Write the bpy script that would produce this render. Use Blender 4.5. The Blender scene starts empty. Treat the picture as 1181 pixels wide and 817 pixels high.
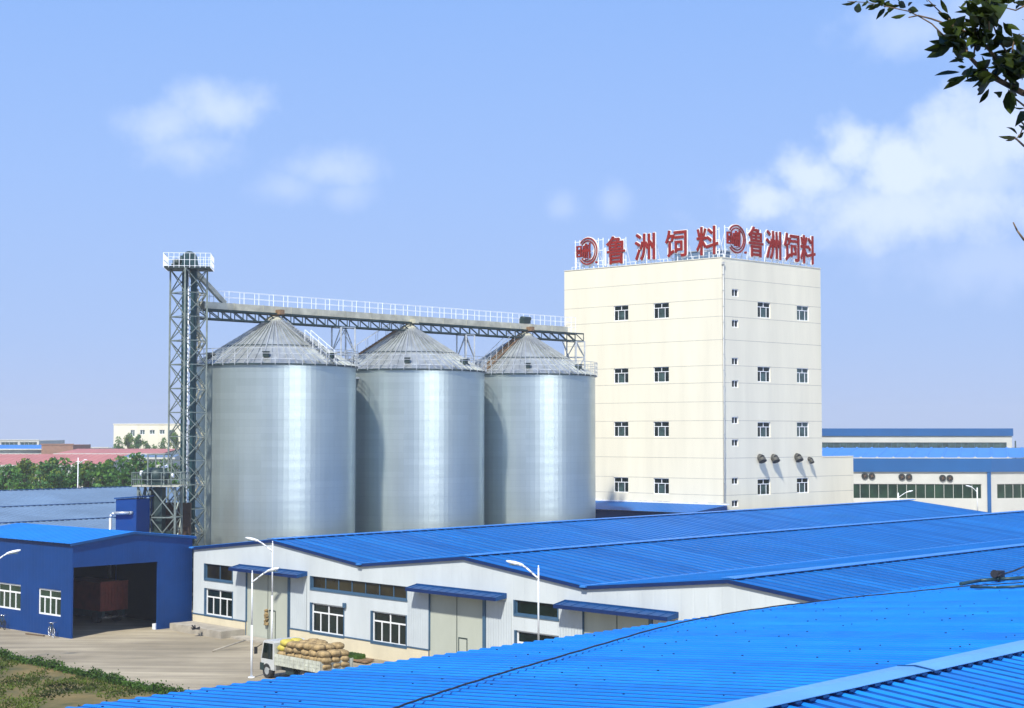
import bpy, math, random
from mathutils import Vector, Matrix
R = math.radians
sc = bpy.context.scene
col = sc.collection
random.seed(7)

# ------------------------------------------------------------ camera
F, CX, CY, HZ, CH = 1850.0, 590.5, 408.5, 500.0, 14.0
TH = math.atan((HZ - CY) / F)
cd = bpy.data.cameras.new('camera'); cam = bpy.data.objects.new('camera', cd); col.objects.link(cam)
cam.location = (0, 0, CH); cam.rotation_euler = (math.pi/2 + TH, 0, 0)
cd.sensor_width = 36; cd.lens = 36*F/1181; cd.clip_start = .1; cd.clip_end = 6000
sc.camera = cam

# ------------------------------------------------------------ world: sky and clouds
SUN_AZ, SUN_EL = R(250), R(49)          # azimuth counted from +X towards +Y
w = bpy.data.worlds.new('World'); sc.world = w; w.use_nodes = True
nt = w.node_tree; N = nt.nodes; L = nt.links; N.clear()
def nd(t, **k):
    n = N.new(t)
    for a, b in k.items(): setattr(n, a, b)
    return n
def mth(op, a, b=None, c=None, clamp=False):
    n = nd('ShaderNodeMath', operation=op, use_clamp=clamp)
    for i, v in enumerate((a, b, c)):
        if v is None: continue
        if isinstance(v, (int, float)): n.inputs[i].default_value = v
        else: L.new(v, n.inputs[i])
    return n.outputs[0]
def mixc(f, a, b, bt='MIX'):
    n = nd('ShaderNodeMix', data_type='RGBA', blend_type=bt)
    for i, v in ((0, f), (6, a), (7, b)):
        if isinstance(v, (int, float)): n.inputs[i].default_value = v
        elif isinstance(v, tuple): n.inputs[i].default_value = (*v, 1)
        else: L.new(v, n.inputs[i])
    return n.outputs[2]
out = nd('ShaderNodeOutputWorld'); bg = nd('ShaderNodeBackground')
sky = nd('ShaderNodeTexSky', sky_type='NISHITA', sun_disc=False)
sky.sun_elevation = SUN_EL; sky.sun_rotation = math.pi/2 - SUN_AZ
sky.air_density = 1.0; sky.dust_density = 1.5; sky.ozone_density = 2.0
tc = nd('ShaderNodeTexCoord'); sep = nd('ShaderNodeSeparateXYZ'); L.new(tc.outputs['Generated'], sep.inputs[0])
X_, Y_, Z_ = sep.outputs
az = mth('ARCTAN2', X_, Y_)             # 0 straight ahead, positive to the right
el = mth('ARCSINE', Z_)
ramp = nd('ShaderNodeValToRGB'); L.new(mth('MULTIPLY', el, 1/1.2, clamp=True), ramp.inputs[0])
cr = ramp.color_ramp
stops = [(0.0, (3.5, 4.4, 6.5)), (.05, (3.0, 4.2, 6.8)), (.13, (2.6, 4.0, 7.1)), (.22, (2.1, 3.6, 7.0)), (.5, (1.4, 2.6, 6.0)), (1, (.9, 1.8, 4.6))]
cr.elements[0].position = 0; cr.elements[1].position = 1
for p, c in stops[1:-1]: cr.elements.new(p)
for e_, (p, c) in zip(cr.elements, stops): e_.position = p; e_.color = (*[v/10 for v in c], 1)
rs = nd('ShaderNodeVectorMath', operation='SCALE'); L.new(ramp.outputs[0], rs.inputs[0]); rs.inputs['Scale'].default_value = 100.0/1.0
base = mixc(.88, sky.outputs[0], rs.outputs[0])
nz = nd('ShaderNodeTexNoise'); nz.inputs['Scale'].default_value = 42; nz.inputs['Detail'].default_value = 7; nz.inputs['Roughness'].default_value = .58
L.new(tc.outputs['Generated'], nz.inputs[0])
nz2 = nd('ShaderNodeTexNoise'); nz2.inputs['Scale'].default_value = 15; nz2.inputs['Detail'].default_value = 4
L.new(tc.outputs['Generated'], nz2.inputs[0])
nsum = mth('ADD', mth('MULTIPLY', mth('SUBTRACT', nz.outputs[0], .5), 1.5), mth('MULTIPLY', mth('SUBTRACT', nz2.outputs[0], .5), 1.1))
def cloud(a, e, ra, re, op, soft=1.1):
    dx = mth('DIVIDE', mth('SUBTRACT', az, a), ra); dy = mth('DIVIDE', mth('SUBTRACT', el, e), re)
    r = mth('SQRT', mth('ADD', mth('MULTIPLY', dx, dx), mth('MULTIPLY', dy, dy)))
    v = mth('ADD', mth('SUBTRACT', 1.0, r), nsum)
    s = nd('ShaderNodeMapRange', interpolation_type='SMOOTHSTEP'); L.new(v, s.inputs[0])
    s.inputs[1].default_value = -.15; s.inputs[2].default_value = soft; s.inputs[3].default_value = 0; s.inputs[4].default_value = op
    return s.outputs[0]
def pxa(x): return math.atan((x-CX)/F)
def pye(y): return math.atan((HZ-y)/F)
cl = cloud(pxa(245), pye(130), .034, .020, .50)
for a in ((pxa(190), pye(150), .036, .018, .42), (pxa(215), pye(180), .035, .018, .34), (pxa(385), pye(195), .034, .016, .36), (pxa(330), pye(220), .030, .012, .26), (pxa(400), pye(225), .025, .012, .22), (pxa(650), pye(238), .014, .012, .22), (pxa(706), pye(232), .014, .014, .24),
          (pxa(885), pye(232), .026, .018, .64, .75), (pxa(940), pye(205), .030, .022, .66, .75), (pxa(985), pye(178), .026, .026, .70, .75), (pxa(1040), pye(195), .040, .028, .70, .75), (pxa(1110), pye(172), .045, .036, .62, .8), (pxa(1170), pye(165), .040, .034, .62, .8), (pxa(1250), pye(180), .06, .05, .6, .8),
          (pxa(1060), pye(250), .13, .030, .62, 1.1), (pxa(1130), pye(215), .08, .03, .5, 1.1), (pxa(1070), pye(45), .06, .022, .36), (pxa(1150), pye(30), .05, .03, .3),
          (pxa(1150), pye(310), .10, .03, .22), (-.6, .2, .2, .06, .6), (.7, .25, .2, .07, .6), (.5, .1, .15, .03, .5)):
    cl = mth('MAXIMUM', cl, cloud(*a))
# unseen sky patches added: bright for the silo highlight, dark for their left sides
CLOUDC = (60, 66, 80)
skyc = mixc(cl, base, CLOUDC)
added_glow = cloud(R(141), R(7), R(24), R(14), 1.0, 1.6)
skyc = mixc(added_glow, skyc, (820, 830, 860))
added_dark = cloud(R(-112), R(3), R(60), R(26), .92, .9)
skyc = mixc(added_dark, skyc, (7, 12, 15))
L.new(skyc, bg.inputs[0]); bg.inputs[1].default_value = .01
L.new(bg.outputs[0], out.inputs[0])

# ------------------------------------------------------------ sun, exposure
sd = bpy.data.lights.new('sun', 'SUN'); sd.energy = 3.9; sd.angle = R(2.5); sd.color = (1, .95, .86)
so = bpy.data.objects.new('sun', sd); col.objects.link(so)
sdir = Vector((math.cos(SUN_AZ)*math.cos(SUN_EL), math.sin(SUN_AZ)*math.cos(SUN_EL), math.sin(SUN_EL)))
so.rotation_euler = sdir.to_track_quat('Z', 'Y').to_euler(); so.location = (-40, -60, 80)
vs = sc.view_settings; vs.view_transform = 'Standard'; vs.look = 'None'; vs.exposure = 0.66; vs.gamma = 1; vs.use_curve_mapping = False
sc.cycles.max_bounces = 6; sc.cycles.volume_bounces = 0

# ------------------------------------------------------------ helpers
UP = Vector((0, 0, 1))
def ray(px, py):
    r, u = (px-CX)/F, (CY-py)/F
    return Vector((r, math.cos(TH)-u*math.sin(TH), math.sin(TH)+u*math.cos(TH)))
C0 = Vector((0, 0, CH))
def P(px, py, z=0.0):
    d = ray(px, py); return C0 + d*((z-CH)/d.z)
def D(px, py, Y):
    d = ray(px, py); return C0 + d*(Y/d.y)
def zat(py, Y): return D(CX, py, Y).z
def onw(O, U, px, py):
    """where the sight of a pixel meets the upright wall through O along U: (u, z)"""
    n = Vector((-U.y, U.x, 0)); d = ray(px, py); t = (O-C0).dot(n)/d.dot(n); p = C0+d*t
    return (p-O).dot(U)/U.dot(U), p.z
def nrm(x, y): return Vector((x, y, 0)).normalized()

class MB:
    def __init__(s): s.v = []; s.f = []; s.m = []; s.uv = []; s.sm = []
    def face(s, pts, mi=0, uv=None, smooth=False):
        n = len(s.v); s.v += [Vector(p) for p in pts]; s.f.append(tuple(range(n, n+len(pts)))); s.m.append(mi)
        s.uv.append(uv or [(0, 0)]*len(pts)); s.sm.append(smooth)
    def hexa(s, b, t, mi=0):       # bottom 4, top 4
        n = len(s.v); s.v += [Vector(p) for p in b]+[Vector(p) for p in t]
        for q in ((3, 2, 1, 0), (4, 5, 6, 7), (0, 1, 5, 4), (1, 2, 6, 5), (2, 3, 7, 6), (3, 0, 4, 7)):
            s.f.append(tuple(n+i for i in q)); s.m.append(mi); s.uv.append([(0, 0)]*4); s.sm.append(False)
    def box(s, o, a, b, c, mi=0):   # corner o and three edge vectors
        o = Vector(o); a = Vector(a); b = Vector(b); c = Vector(c)
        if a.cross(b).dot(c) < 0: a, b = b, a
        s.hexa([o, o+a, o+a+b, o+b], [o+c, o+a+c, o+a+b+c, o+b+c], mi)
    def cbox(s, c, sx, sy, sz, U=Vector((1, 0, 0)), mi=0):
        V = Vector((-U.y, U.x, 0)); c = Vector(c)
        s.box(c-U*sx/2-V*sy/2-UP*sz/2, U*sx, V*sy, UP*sz, mi)
    def bar(s, p, q, w_, h=None, mi=0):
        p = Vector(p); q = Vector(q); d = (q-p)
        if d.length < 1e-6: return
        h = h or w_; dn = d.normalized(); a = dn.cross(UP) if abs(dn.z) < .99 else Vector((1, 0, 0)); a.normalize(); b = dn.cross(a)
        s.box(p-a*w_/2-b*h/2, a*w_, b*h, d, mi)
    def tube(s, p, q, r, r2=None, n=10, mi=0, cap=True, smooth=True):
        p = Vector(p); q = Vector(q); d = (q-p).normalized(); r2 = r if r2 is None else r2
        a = d.cross(UP) if abs(d.z) < .99 else Vector((1, 0, 0)); a.normalize(); b = d.cross(a)
        k = len(s.v)
        for i in range(n):
            t = 2*math.pi*i/n; e = a*math.cos(t)+b*math.sin(t); s.v += [p+e*r, q+e*r2]
        for i in range(n):
            j = (i+1) % n; s.f.append((k+2*i, k+2*j, k+2*j+1, k+2*i+1)); s.m.append(mi); s.uv.append([(0, 0)]*4); s.sm.append(smooth)
        if cap:
            s.f.append(tuple(k+2*i for i in reversed(range(n)))); s.f.append(tuple(k+2*i+1 for i in range(n)))
            for _ in (0, 1): s.m.append(mi); s.uv.append([(0, 0)]*n); s.sm.append(False)
    def path(s, pts, r, n=8, mi=0):
        for i in range(len(pts)-1):
            rr = r if not isinstance(r, (list, tuple)) else r[i]; r2 = r if not isinstance(r, (list, tuple)) else r[i+1]
            s.tube(pts[i], pts[i+1], rr, r2, n, mi)
    def ring(s, c, rad, w_, n=32, a0=0, a1=2*math.pi, mi=0, closed=True):
        pts = [Vector(c)+Vector((math.cos(a0+(a1-a0)*i/n), math.sin(a0+(a1-a0)*i/n), 0))*rad for i in range(n+1)]
        for i in range(n): s.bar(pts[i], pts[i+1], w_, w_, mi)
    def lathe(s, c, prof, n=24, mi=0, smooth=True, uvr=None):
        c = Vector(c)
        for k in range(len(prof)-1):
            (r0, z0), (r1, z1) = prof[k], prof[k+1]
            for i in range(n):
                t0, t1 = 2*math.pi*i/n, 2*math.pi*(i+1)/n
                q = [c+Vector((r0*math.cos(t0), r0*math.sin(t0), z0)), c+Vector((r0*math.cos(t1), r0*math.sin(t1), z0)),
                     c+Vector((r1*math.cos(t1), r1*math.sin(t1), z1)), c+Vector((r1*math.cos(t0), r1*math.sin(t0), z1))]
                rr = uvr or 1
                s.face(q, mi, [(t0*rr, z0), (t1*rr, z0), (t1*rr, z1), (t0*rr, z1)], smooth)
    def wall(s, O, U, Nn, u0, u1, z0, z1, holes=(), mi=0, rev=.15, mir=None, cuts=()):
        """upright sheet with real openings; Nn is the outward normal, the reveals go inward"""
        us = sorted({u0, u1, *[h[0] for h in holes], *[h[1] for h in holes]}); zs = sorted({z0, z1, *cuts, *[h[2] for h in holes], *[h[3] for h in holes]})
        us = [u for u in us if u0-1e-6 <= u <= u1+1e-6]; zs = [z for z in zs if z0-1e-6 <= z <= z1+1e-6]
        pt = lambda u, z: O+U*u+UP*(z-O.z)
        flip = U.cross(UP).dot(Nn) < 0
        for i in range(len(us)-1):
            for j in range(len(zs)-1):
                a, b, c, d = us[i], us[i+1], zs[j], zs[j+1]; mu, mz = (a+b)/2, (c+d)/2
                if any(h[0] < mu < h[1] and h[2] < mz < h[3] for h in holes): continue
                q = [(a, c), (b, c), (b, d), (a, d)]
                if flip: q.reverse()
                s.face([pt(*t) for t in q], mi, q)
        for h in holes:
            a, b, c, d = h[:4]; k = [(a, c), (b, c), (b, d), (a, d)]
            for i in ((0, 1, 2, 3) if len(h) == 4 else ((1, 2, 3), (1, 3))[h[4]-1]):
                p, q = pt(*k[i]), pt(*k[(i+1) % 4]); s.face([p, p-Nn*rev, q-Nn*rev, q], mi if mir is None else mir)
    def build(s, name, mats, parent=None, label=None):
        me = bpy.data.meshes.new(name)
        off = Vector(parent_loc(parent)) if parent is not None else Vector((0, 0, 0))
        me.from_pydata([v-off for v in s.v], [], s.f)
        if not isinstance(mats, (list, tuple)): mats = [mats]
        for m_ in mats: me.materials.append(m_)
        me.polygons.foreach_set('material_index', s.m); me.polygons.foreach_set('use_smooth', s.sm)
        ul = me.uv_layers.new(name='UVMap'); flat = []
        for u in s.uv:
            for a in u: flat += [a[0], a[1]]
        ul.data.foreach_set('uv', flat); me.update()
        o = bpy.data.objects.new(name, me); col.objects.link(o)
        if parent is not None: o.parent = parent
        if label: o['label'] = label
        return o
def parent_loc(o):
    p = Vector((0, 0, 0))
    while o is not None: p += o.location; o = o.parent
    return p
def tag(o, label, cat, group=None):
    o['label'] = label; o['category'] = cat
    if group: o['group'] = group
    return o
def thing(name, label, cat, loc, group=None):
    o = bpy.data.objects.new(name, None); col.objects.link(o); o.location = loc; o.empty_display_size = .5
    return tag(o, label, cat, group)
def recentre(o):
    """move a one-mesh thing's origin to its base"""
    vs_ = [v.co.copy() for v in o.data.vertices]; c = sum(vs_, Vector())/len(vs_); c.z = min(v.z for v in vs_)
    for v in o.data.vertices: v.co -= c
    o.location += c; return o
def dup(o, parent=None):
    c = o.copy(); col.objects.link(c)
    if parent is not None: c.parent = parent
    for ch in list(o.children): dup(ch, c)
    return c

# ------------------------------------------------------------ materials
def mat(name, c, rough=.6, metal=0.0, var=.12, scale=1.5, spec=.5, stretch=(1, 1, 1), bump=0, c2=None, coord='Object', coat=0, shade=0):
    m = bpy.data.materials.new(name); m.use_nodes = True; t = m.node_tree; b = t.nodes['Principled BSDF']
    b.inputs['Roughness'].default_value = rough; b.inputs['Metallic'].default_value = metal
    b.inputs['Specular IOR Level'].default_value = spec
    if coat: b.inputs['Coat Weight'].default_value = coat
    tc_ = t.nodes.new('ShaderNodeTexCoord'); mp = t.nodes.new('ShaderNodeMapping'); mp.inputs['Scale'].default_value = stretch
    t.links.new(tc_.outputs[coord], mp.inputs[0])
    n = t.nodes.new('ShaderNodeTexNoise'); n.inputs['Scale'].default_value = scale; n.inputs['Detail'].default_value = 6; n.inputs['Roughness'].default_value = .6
    t.links.new(mp.outputs[0], n.inputs[0])
    r = t.nodes.new('ShaderNodeValToRGB'); t.links.new(n.outputs[0], r.inputs[0])
    c2 = c2 or tuple(v*(1-2*var) for v in c); hi = tuple(min(1, v*(1+var)) for v in c)
    r.color_ramp.elements[0].position = .32; r.color_ramp.elements[0].color = (*c2, 1)
    r.color_ramp.elements[1].position = .68; r.color_ramp.elements[1].color = (*hi, 1)
    t.links.new(r.outputs[0], b.inputs['Base Color'])
    if bump:
        bp = t.nodes.new('ShaderNodeBump'); bp.inputs['Strength'].default_value = bump; bp.inputs['Distance'].default_value = .05
        t.links.new(n.outputs[0], bp.inputs['Height']); t.links.new(bp.outputs[0], b.inputs['Normal'])
    return m
def add_wave(m, pitch, strength=.5, dist=.02, coord='UV', vert=True, dark=.0):
    """upright profile ribs of sheet steel: a bump and nothing else"""
    t = m.node_tree; b = t.nodes['Principled BSDF']
    tc_ = t.nodes.new('ShaderNodeTexCoord'); s_ = t.nodes.new('ShaderNodeSeparateXYZ'); t.links.new(tc_.outputs[coord], s_.inputs[0])
    mt = t.nodes.new('ShaderNodeMath'); mt.operation = 'MULTIPLY'; mt.inputs[1].default_value = 1/pitch; t.links.new(s_.outputs[0 if vert else 1], mt.inputs[0])
    fr = t.nodes.new('ShaderNodeMath'); fr.operation = 'PINGPONG'; fr.inputs[1].default_value = .5; t.links.new(mt.outputs[0], fr.inputs[0])
    mr = t.nodes.new('ShaderNodeMapRange'); mr.interpolation_type = 'SMOOTHSTEP'; mr.inputs[1].default_value = .0; mr.inputs[2].default_value = .12; t.links.new(fr.outputs[0], mr.inputs[0])
    bp = t.nodes.new('ShaderNodeBump'); bp.inputs['Strength'].default_value = strength; bp.inputs['Distance'].default_value = dist
    t.links.new(mr.outputs[0], bp.inputs['Height'])
    t.links.new(bp.outputs[0], b.inputs['Normal'])
    return m
M = {}
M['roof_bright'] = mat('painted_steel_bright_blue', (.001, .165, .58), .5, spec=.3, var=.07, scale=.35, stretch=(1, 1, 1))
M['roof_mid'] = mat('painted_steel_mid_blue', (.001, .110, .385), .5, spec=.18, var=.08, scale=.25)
M['roof_bright2'] = mat('painted_steel_bright_blue_faded', (.004, .185, .60), .5, spec=.3, var=.09, scale=.5)
M['roof_bright3'] = mat('painted_steel_bright_blue_dusty', (.004, .150, .54), .58, spec=.3, var=.10, scale=.8)
M['roof_mid2'] = mat('painted_steel_mid_blue_faded', (.002, .128, .42), .5, spec=.18, var=.1, scale=.3)
M['roof_mid3'] = mat('painted_steel_mid_blue_dusty', (.002, .098, .35), .58, spec=.18, var=.1, scale=.4)
M['roof_rib_shade'] = mat('shaded_blue_rib_foot', (.001, .075, .33), .7, spec=.2, var=.2, scale=2)  # shade between the ribs, put into the colour of the rib foot
M['roof_rib_shade_mid'] = mat('shaded_mid_blue_rib_foot', (.001, .055, .22), .7, spec=.2, var=.2, scale=2)  # the same painted shade for the mid blue roofs
M['verge'] = mat('dark_blue_verge', (.002, .022, .11), .5, spec=.3, var=.1)
M['roof_grey'] = mat('weathered_blue_grey_steel', (.13, .205, .31), .5, spec=.3, var=.1, scale=.2)
M['blue_wall'] = add_wave(mat('painted_steel_deep_blue', (.001, .042, .19), .55, spec=.25, var=.08, scale=.4), .45, .35)
M['blue_trim'] = mat('blue_steel_trim', (.003, .055, .19), .5, spec=.3, var=.08)
M['cap'] = mat('pale_blue_ridge_steel', (.10, .31, .64), .45, spec=.3, var=.06, scale=.6)
M['cap_mid'] = mat('mid_blue_ridge_steel', (.035, .21, .60), .45, spec=.3, var=.06, scale=.6)
M['white_wall'] = add_wave(mat('white_sheet_steel', (.55, .60, .61), .55, var=.05, scale=.5, stretch=(1, 1, .25)), .9, .35)
M['white_rib'] = add_wave(mat('ribbed_white_sheet_steel', (.50, .555, .575), .55, var=.05, scale=.5), .22, .9)
M['cream_base'] = mat('cream_render', (.62, .56, .40), .8, var=.05, scale=.7, stretch=(1, 1, .4))
M['door'] = mat('pale_door_steel', (.42, .45, .38), .55, var=.05, scale=.6, stretch=(1, 1, .3))
M['slate_trim'] = mat('slate_blue_trim', (.045, .11, .19), .5, var=.08)
M['mill_wall'] = mat('cream_wall_paint', (.74, .70, .545), .75, var=.04, scale=.45, stretch=(1, 1, .12))
M['mill_joint'] = mat('wall_joint', (.42, .40, .33), .8, var=.1)
M['frame_white'] = mat('white_window_frame', (.80, .82, .82), .4, var=.03)
M['glass'] = mat('dark_window_glass', (.006, .014, .011), .08, var=.3, scale=.8, spec=.35)
M['glass_pale'] = mat('curtained_glass', (.05, .09, .085), .15, var=.3, scale=1.5, spec=.5)
M['glass_green'] = mat('green_strip_glass', (.018, .045, .024), .15, var=.3, scale=.5, spec=.3)
M['glass_brown'] = mat('old_strip_glass', (.028, .024, .010), .25, var=.7, scale=.35, spec=.25)
M['galv'] = mat('galvanised_steel', (.52, .55, .55), .45, .6, var=.12, scale=2)
M['lattice'] = mat('lattice_paint', (.20, .24, .215), .5, .3, var=.15, scale=3)
M['rail_white'] = mat('white_rail_paint', (.80, .84, .88), .45, var=.04)
M['beige_steel'] = mat('beige_casing', (.50, .49, .38), .55, .1, var=.15, scale=1)
M['dark_steel'] = mat('dark_green_steel', (.025, .050, .048), .5, .2, var=.2)
M['teal'] = mat('teal_leg_paint', (.015, .055, .065), .45, .2, var=.15)
M['rust'] = mat('rusted_steel', (.23, .14, .07), .8, var=.25, scale=4)
M['pole'] = mat('white_pole_paint', (.78, .82, .86), .4, var=.03)
M['red_letter'] = mat('red_letter_face', (.25, .015, .008), .6, spec=.2, var=.1)
M['white_letter'] = mat('white_letter_edge', (.82, .83, .83), .5, var=.03)
M['rubber'] = mat('rubber', (.02, .02, .02), .8, var=.2)
M['chrome'] = mat('bright_metal', (.7, .72, .74), .25, .9, var=.05)
M['concrete'] = mat('old_concrete', (.36, .33, .27), .85, var=.15, scale=1.2, bump=.1)
M['cab_white'] = mat('truck_cab_paint', (.52, .54, .53), .35, var=.06, coat=.3)
M['bed_paint'] = mat('truck_bed_paint', (.50, .52, .44), .6, var=.15, scale=3)
M['jute'] = mat('jute_sack', (.34, .25, .125), .95, var=.3, scale=4, bump=.6, spec=.1)
M['yellow_bag'] = mat('yellow_woven_bag', (.50, .42, .07), .6, var=.1, scale=3)
M['red_cargo'] = mat('red_brown_cargo_box', (.16, .03, .018), .6, var=.15, scale=2)
M['black_cable'] = mat('black_cable', (.012, .014, .02), .6, var=.1)
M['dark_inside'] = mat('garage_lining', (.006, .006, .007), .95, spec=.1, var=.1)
M['red_roof'] = mat('red_roof_sheet', (.46, .17, .14), .6, var=.1, scale=.1)
M['far_white'] = mat('far_white_wall', (.52, .525, .48), .8, var=.05, scale=.2)
M['far_blue'] = mat('far_blue_fascia', (.001, .085, .27), .5, var=.06, scale=.2)
M['far_brown'] = mat('brown_wall', (.28, .16, .11), .8, var=.1)
M['bark'] = mat('bark', (.14, .095, .055), .9, var=.25, scale=6, stretch=(1, 1, .3), bump=.4)
M['soil'] = mat('dry_grass_soil', (.17, .12, .038), .95, var=.2, scale=.45, c2=(.035, .05, .010), bump=.3)
def leafmat(name, c, var=.35, scale=1.0, trans=.25, rough=.5):
    m = mat(name, c, rough, var=var, scale=scale); b = m.node_tree.nodes['Principled BSDF']
    b.inputs['Specular IOR Level'].default_value = .15; t = m.node_tree; tr = t.nodes.new('ShaderNodeBsdfTranslucent'); mx = t.nodes.new('ShaderNodeMixShader'); mx.inputs[0].default_value = trans
    src = b.inputs['Base Color'].links[0].from_socket; t.links.new(src, tr.inputs[0])
    o = t.nodes['Material Output']; t.links.new(b.outputs[0], mx.inputs[1]); t.links.new(tr.outputs[0], mx.inputs[2]); t.links.new(mx.outputs[0], o.inputs[0])
    return m
M['elbow'] = mat('dull_duct_steel', (.10, .10, .085), .6, .4, var=.2)
M['old_panel'] = mat('brown_panel', (.07, .045, .03), .9)
M['leaf_near'] = leafmat('glossy_leaf', (.026, .042, .004), .45, 5, .10, .55)
M['leaf_tree'] = [leafmat('tree_leaf_a', (.12, .26, .045), .3, .5), leafmat('tree_leaf_b', (.07, .19, .05), .3, .5), leafmat('tree_leaf_c', (.19, .26, .04), .3, .5)]
M['hedge_leaf'] = leafmat('hedge_leaf', (.06, .13, .018), .35, 1.5)
M['grass'] = leafmat('grass_blade', (.09, .13, .018), .6, .35)

# galvanised silo sheet: rows of curved sheets, slightly different from one another
def silo_mat():
    m = bpy.data.materials.new('silo_sheet'); m.use_nodes = True; t = m.node_tree; b = t.nodes['Principled BSDF']
    tc_ = t.nodes.new('ShaderNodeTexCoord'); br = t.nodes.new('ShaderNodeTexBrick'); t.links.new(tc_.outputs['UV'], br.inputs[0])
    br.inputs['Scale'].default_value = 1; br.inputs['Brick Width'].default_value = 4.4; br.inputs['Row Height'].default_value = .56
    br.inputs['Mortar Size'].default_value = .022; br.inputs['Mortar Smooth'].default_value = .3
    br.inputs['Color1'].default_value = (.45, .52, .50, 1); br.inputs['Color2'].default_value = (.485, .555, .535, 1); br.inputs['Mortar'].default_value = (.43, .50, .485, 1)
    n = t.nodes.new('ShaderNodeTexNoise'); n.inputs['Scale'].default_value = .7; n.inputs['Detail'].default_value = 5
    mp = t.nodes.new('ShaderNodeMapping'); mp.inputs['Scale'].default_value = (1.2, .18, 1); t.links.new(tc_.outputs['UV'], mp.inputs[0]); t.links.new(mp.outputs[0], n.inputs[0])
    mr = t.nodes.new('ShaderNodeMapRange'); mr.inputs[3].default_value = .86; mr.inputs[4].default_value = 1.1; t.links.new(n.outputs[0], mr.inputs[0])
    mx = t.nodes.new('ShaderNodeVectorMath'); mx.operation = 'SCALE'; t.links.new(br.outputs[0], mx.inputs[0]); t.links.new(mr.outputs[0], mx.inputs['Scale'])
    t.links.new(mx.outputs[0], b.inputs['Base Color'])
    r2 = t.nodes.new('ShaderNodeMapRange'); r2.inputs[3].default_value = .30; r2.inputs[4].default_value = .38; t.links.new(n.outputs[0], r2.inputs[0]); t.links.new(r2.outputs[0], b.inputs['Roughness'])
    b.inputs['Metallic'].default_value = .72
    # fine corrugation
    s_ = t.nodes.new('ShaderNodeSeparateXYZ'); t.links.new(tc_.outputs['UV'], s_.inputs[0])
    a = t.nodes.new('ShaderNodeMath'); a.operation = 'MULTIPLY'; a.inputs[1].default_value = 2*math.pi/.84; t.links.new(s_.outputs[1], a.inputs[0])
    si = t.nodes.new('ShaderNodeMath'); si.operation = 'SINE'; t.links.new(a.outputs[0], si.inputs[0])
    bp = t.nodes.new('ShaderNodeBump'); bp.inputs['Strength'].default_value = .06; bp.inputs['Distance'].default_value = .02; t.links.new(si.outputs[0], bp.inputs['Height'])
    t.links.new(bp.outputs[0], b.inputs['Normal'])
    return m
M['silo'] = silo_mat()
M['silo_roof'] = mat('silo_roof_sheet', (.50, .53, .50), .42, .65, var=.16, scale=.8)

# ------------------------------------------------------------ ground
def ground_mat():
    m = mat('concrete_yard', (.38, .33, .23), .9, var=.0, scale=.12, c2=(.235, .20, .135), bump=.05)
    t = m.node_tree; b = t.nodes['Principled BSDF']; src = b.inputs['Base Color'].links[0].from_socket
    tc_ = t.nodes.new('ShaderNodeTexCoord'); mp = t.nodes.new('ShaderNodeMapping'); mp.inputs['Rotation'].default_value = (0, 0, R(38)); mp.inputs['Scale'].default_value = (.12, .9, 1)
    t.links.new(tc_.outputs['Object'], mp.inputs[0]); n = t.nodes.new('ShaderNodeTexNoise'); n.inputs['Scale'].default_value = .8; n.inputs['Detail'].default_value = 7; n.inputs['Distortion'].default_value = .6
    t.links.new(mp.outputs[0], n.inputs[0]); mr = t.nodes.new('ShaderNodeMapRange'); mr.inputs[1].default_value = .3; mr.inputs[2].default_value = .7; mr.inputs[3].default_value = .68; mr.inputs[4].default_value = 1.22
    t.links.new(n.outputs[0], mr.inputs[0]); mx = t.nodes.new('ShaderNodeVectorMath'); mx.operation = 'SCALE'; t.links.new(src, mx.inputs[0]); t.links.new(mr.outputs[0], mx.inputs['Scale'])
    t.links.new(mx.outputs[0], b.inputs['Base Color'])
    return m
M['yard'] = ground_mat()
M['land'] = mat('far_land', (.085, .10, .04), .95, var=.3, scale=.01)
m = MB(); m.face([(-1500, -300, -.02), (1500, -300, -.02), (1500, 1600, -.02), (-1500, 1600, -.02)])
g = m.build('ground', M['land']); g['kind'] = 'structure'
m = MB(); m.face([(-140, -40, 0), (140, -40, 0), (170, 245, 0), (-90, 245, 0)])
g = m.build('concrete_yard', M['yard']); g['kind'] = 'structure'

# ------------------------------------------------------------ haze
def haze(x0, x1, y0, y1, z0, z1, dens):
    m = MB(); m.box((x0, y0, z0), (x1-x0, 0, 0), (0, y1-y0, 0), (0, 0, z1-z0)); mt_ = bpy.data.materials.new('haze_air'); mt_.use_nodes = True
    t = mt_.node_tree; t.nodes.clear(); o = t.nodes.new('ShaderNodeOutputMaterial'); v = t.nodes.new('ShaderNodeVolumePrincipled')
    v.inputs['Color'].default_value = (.93, .96, 1, 1); v.inputs['Density'].default_value = dens; v.inputs['Anisotropy'].default_value = .1
    t.links.new(v.outputs[0], o.inputs['Volume']); ob = m.build('haze', mt_); ob['kind'] = 'stuff'
HAZE_DENS = .00032
haze(-1480, 1480, -280, 1580, -1.02, 40, HAZE_DENS)

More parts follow.
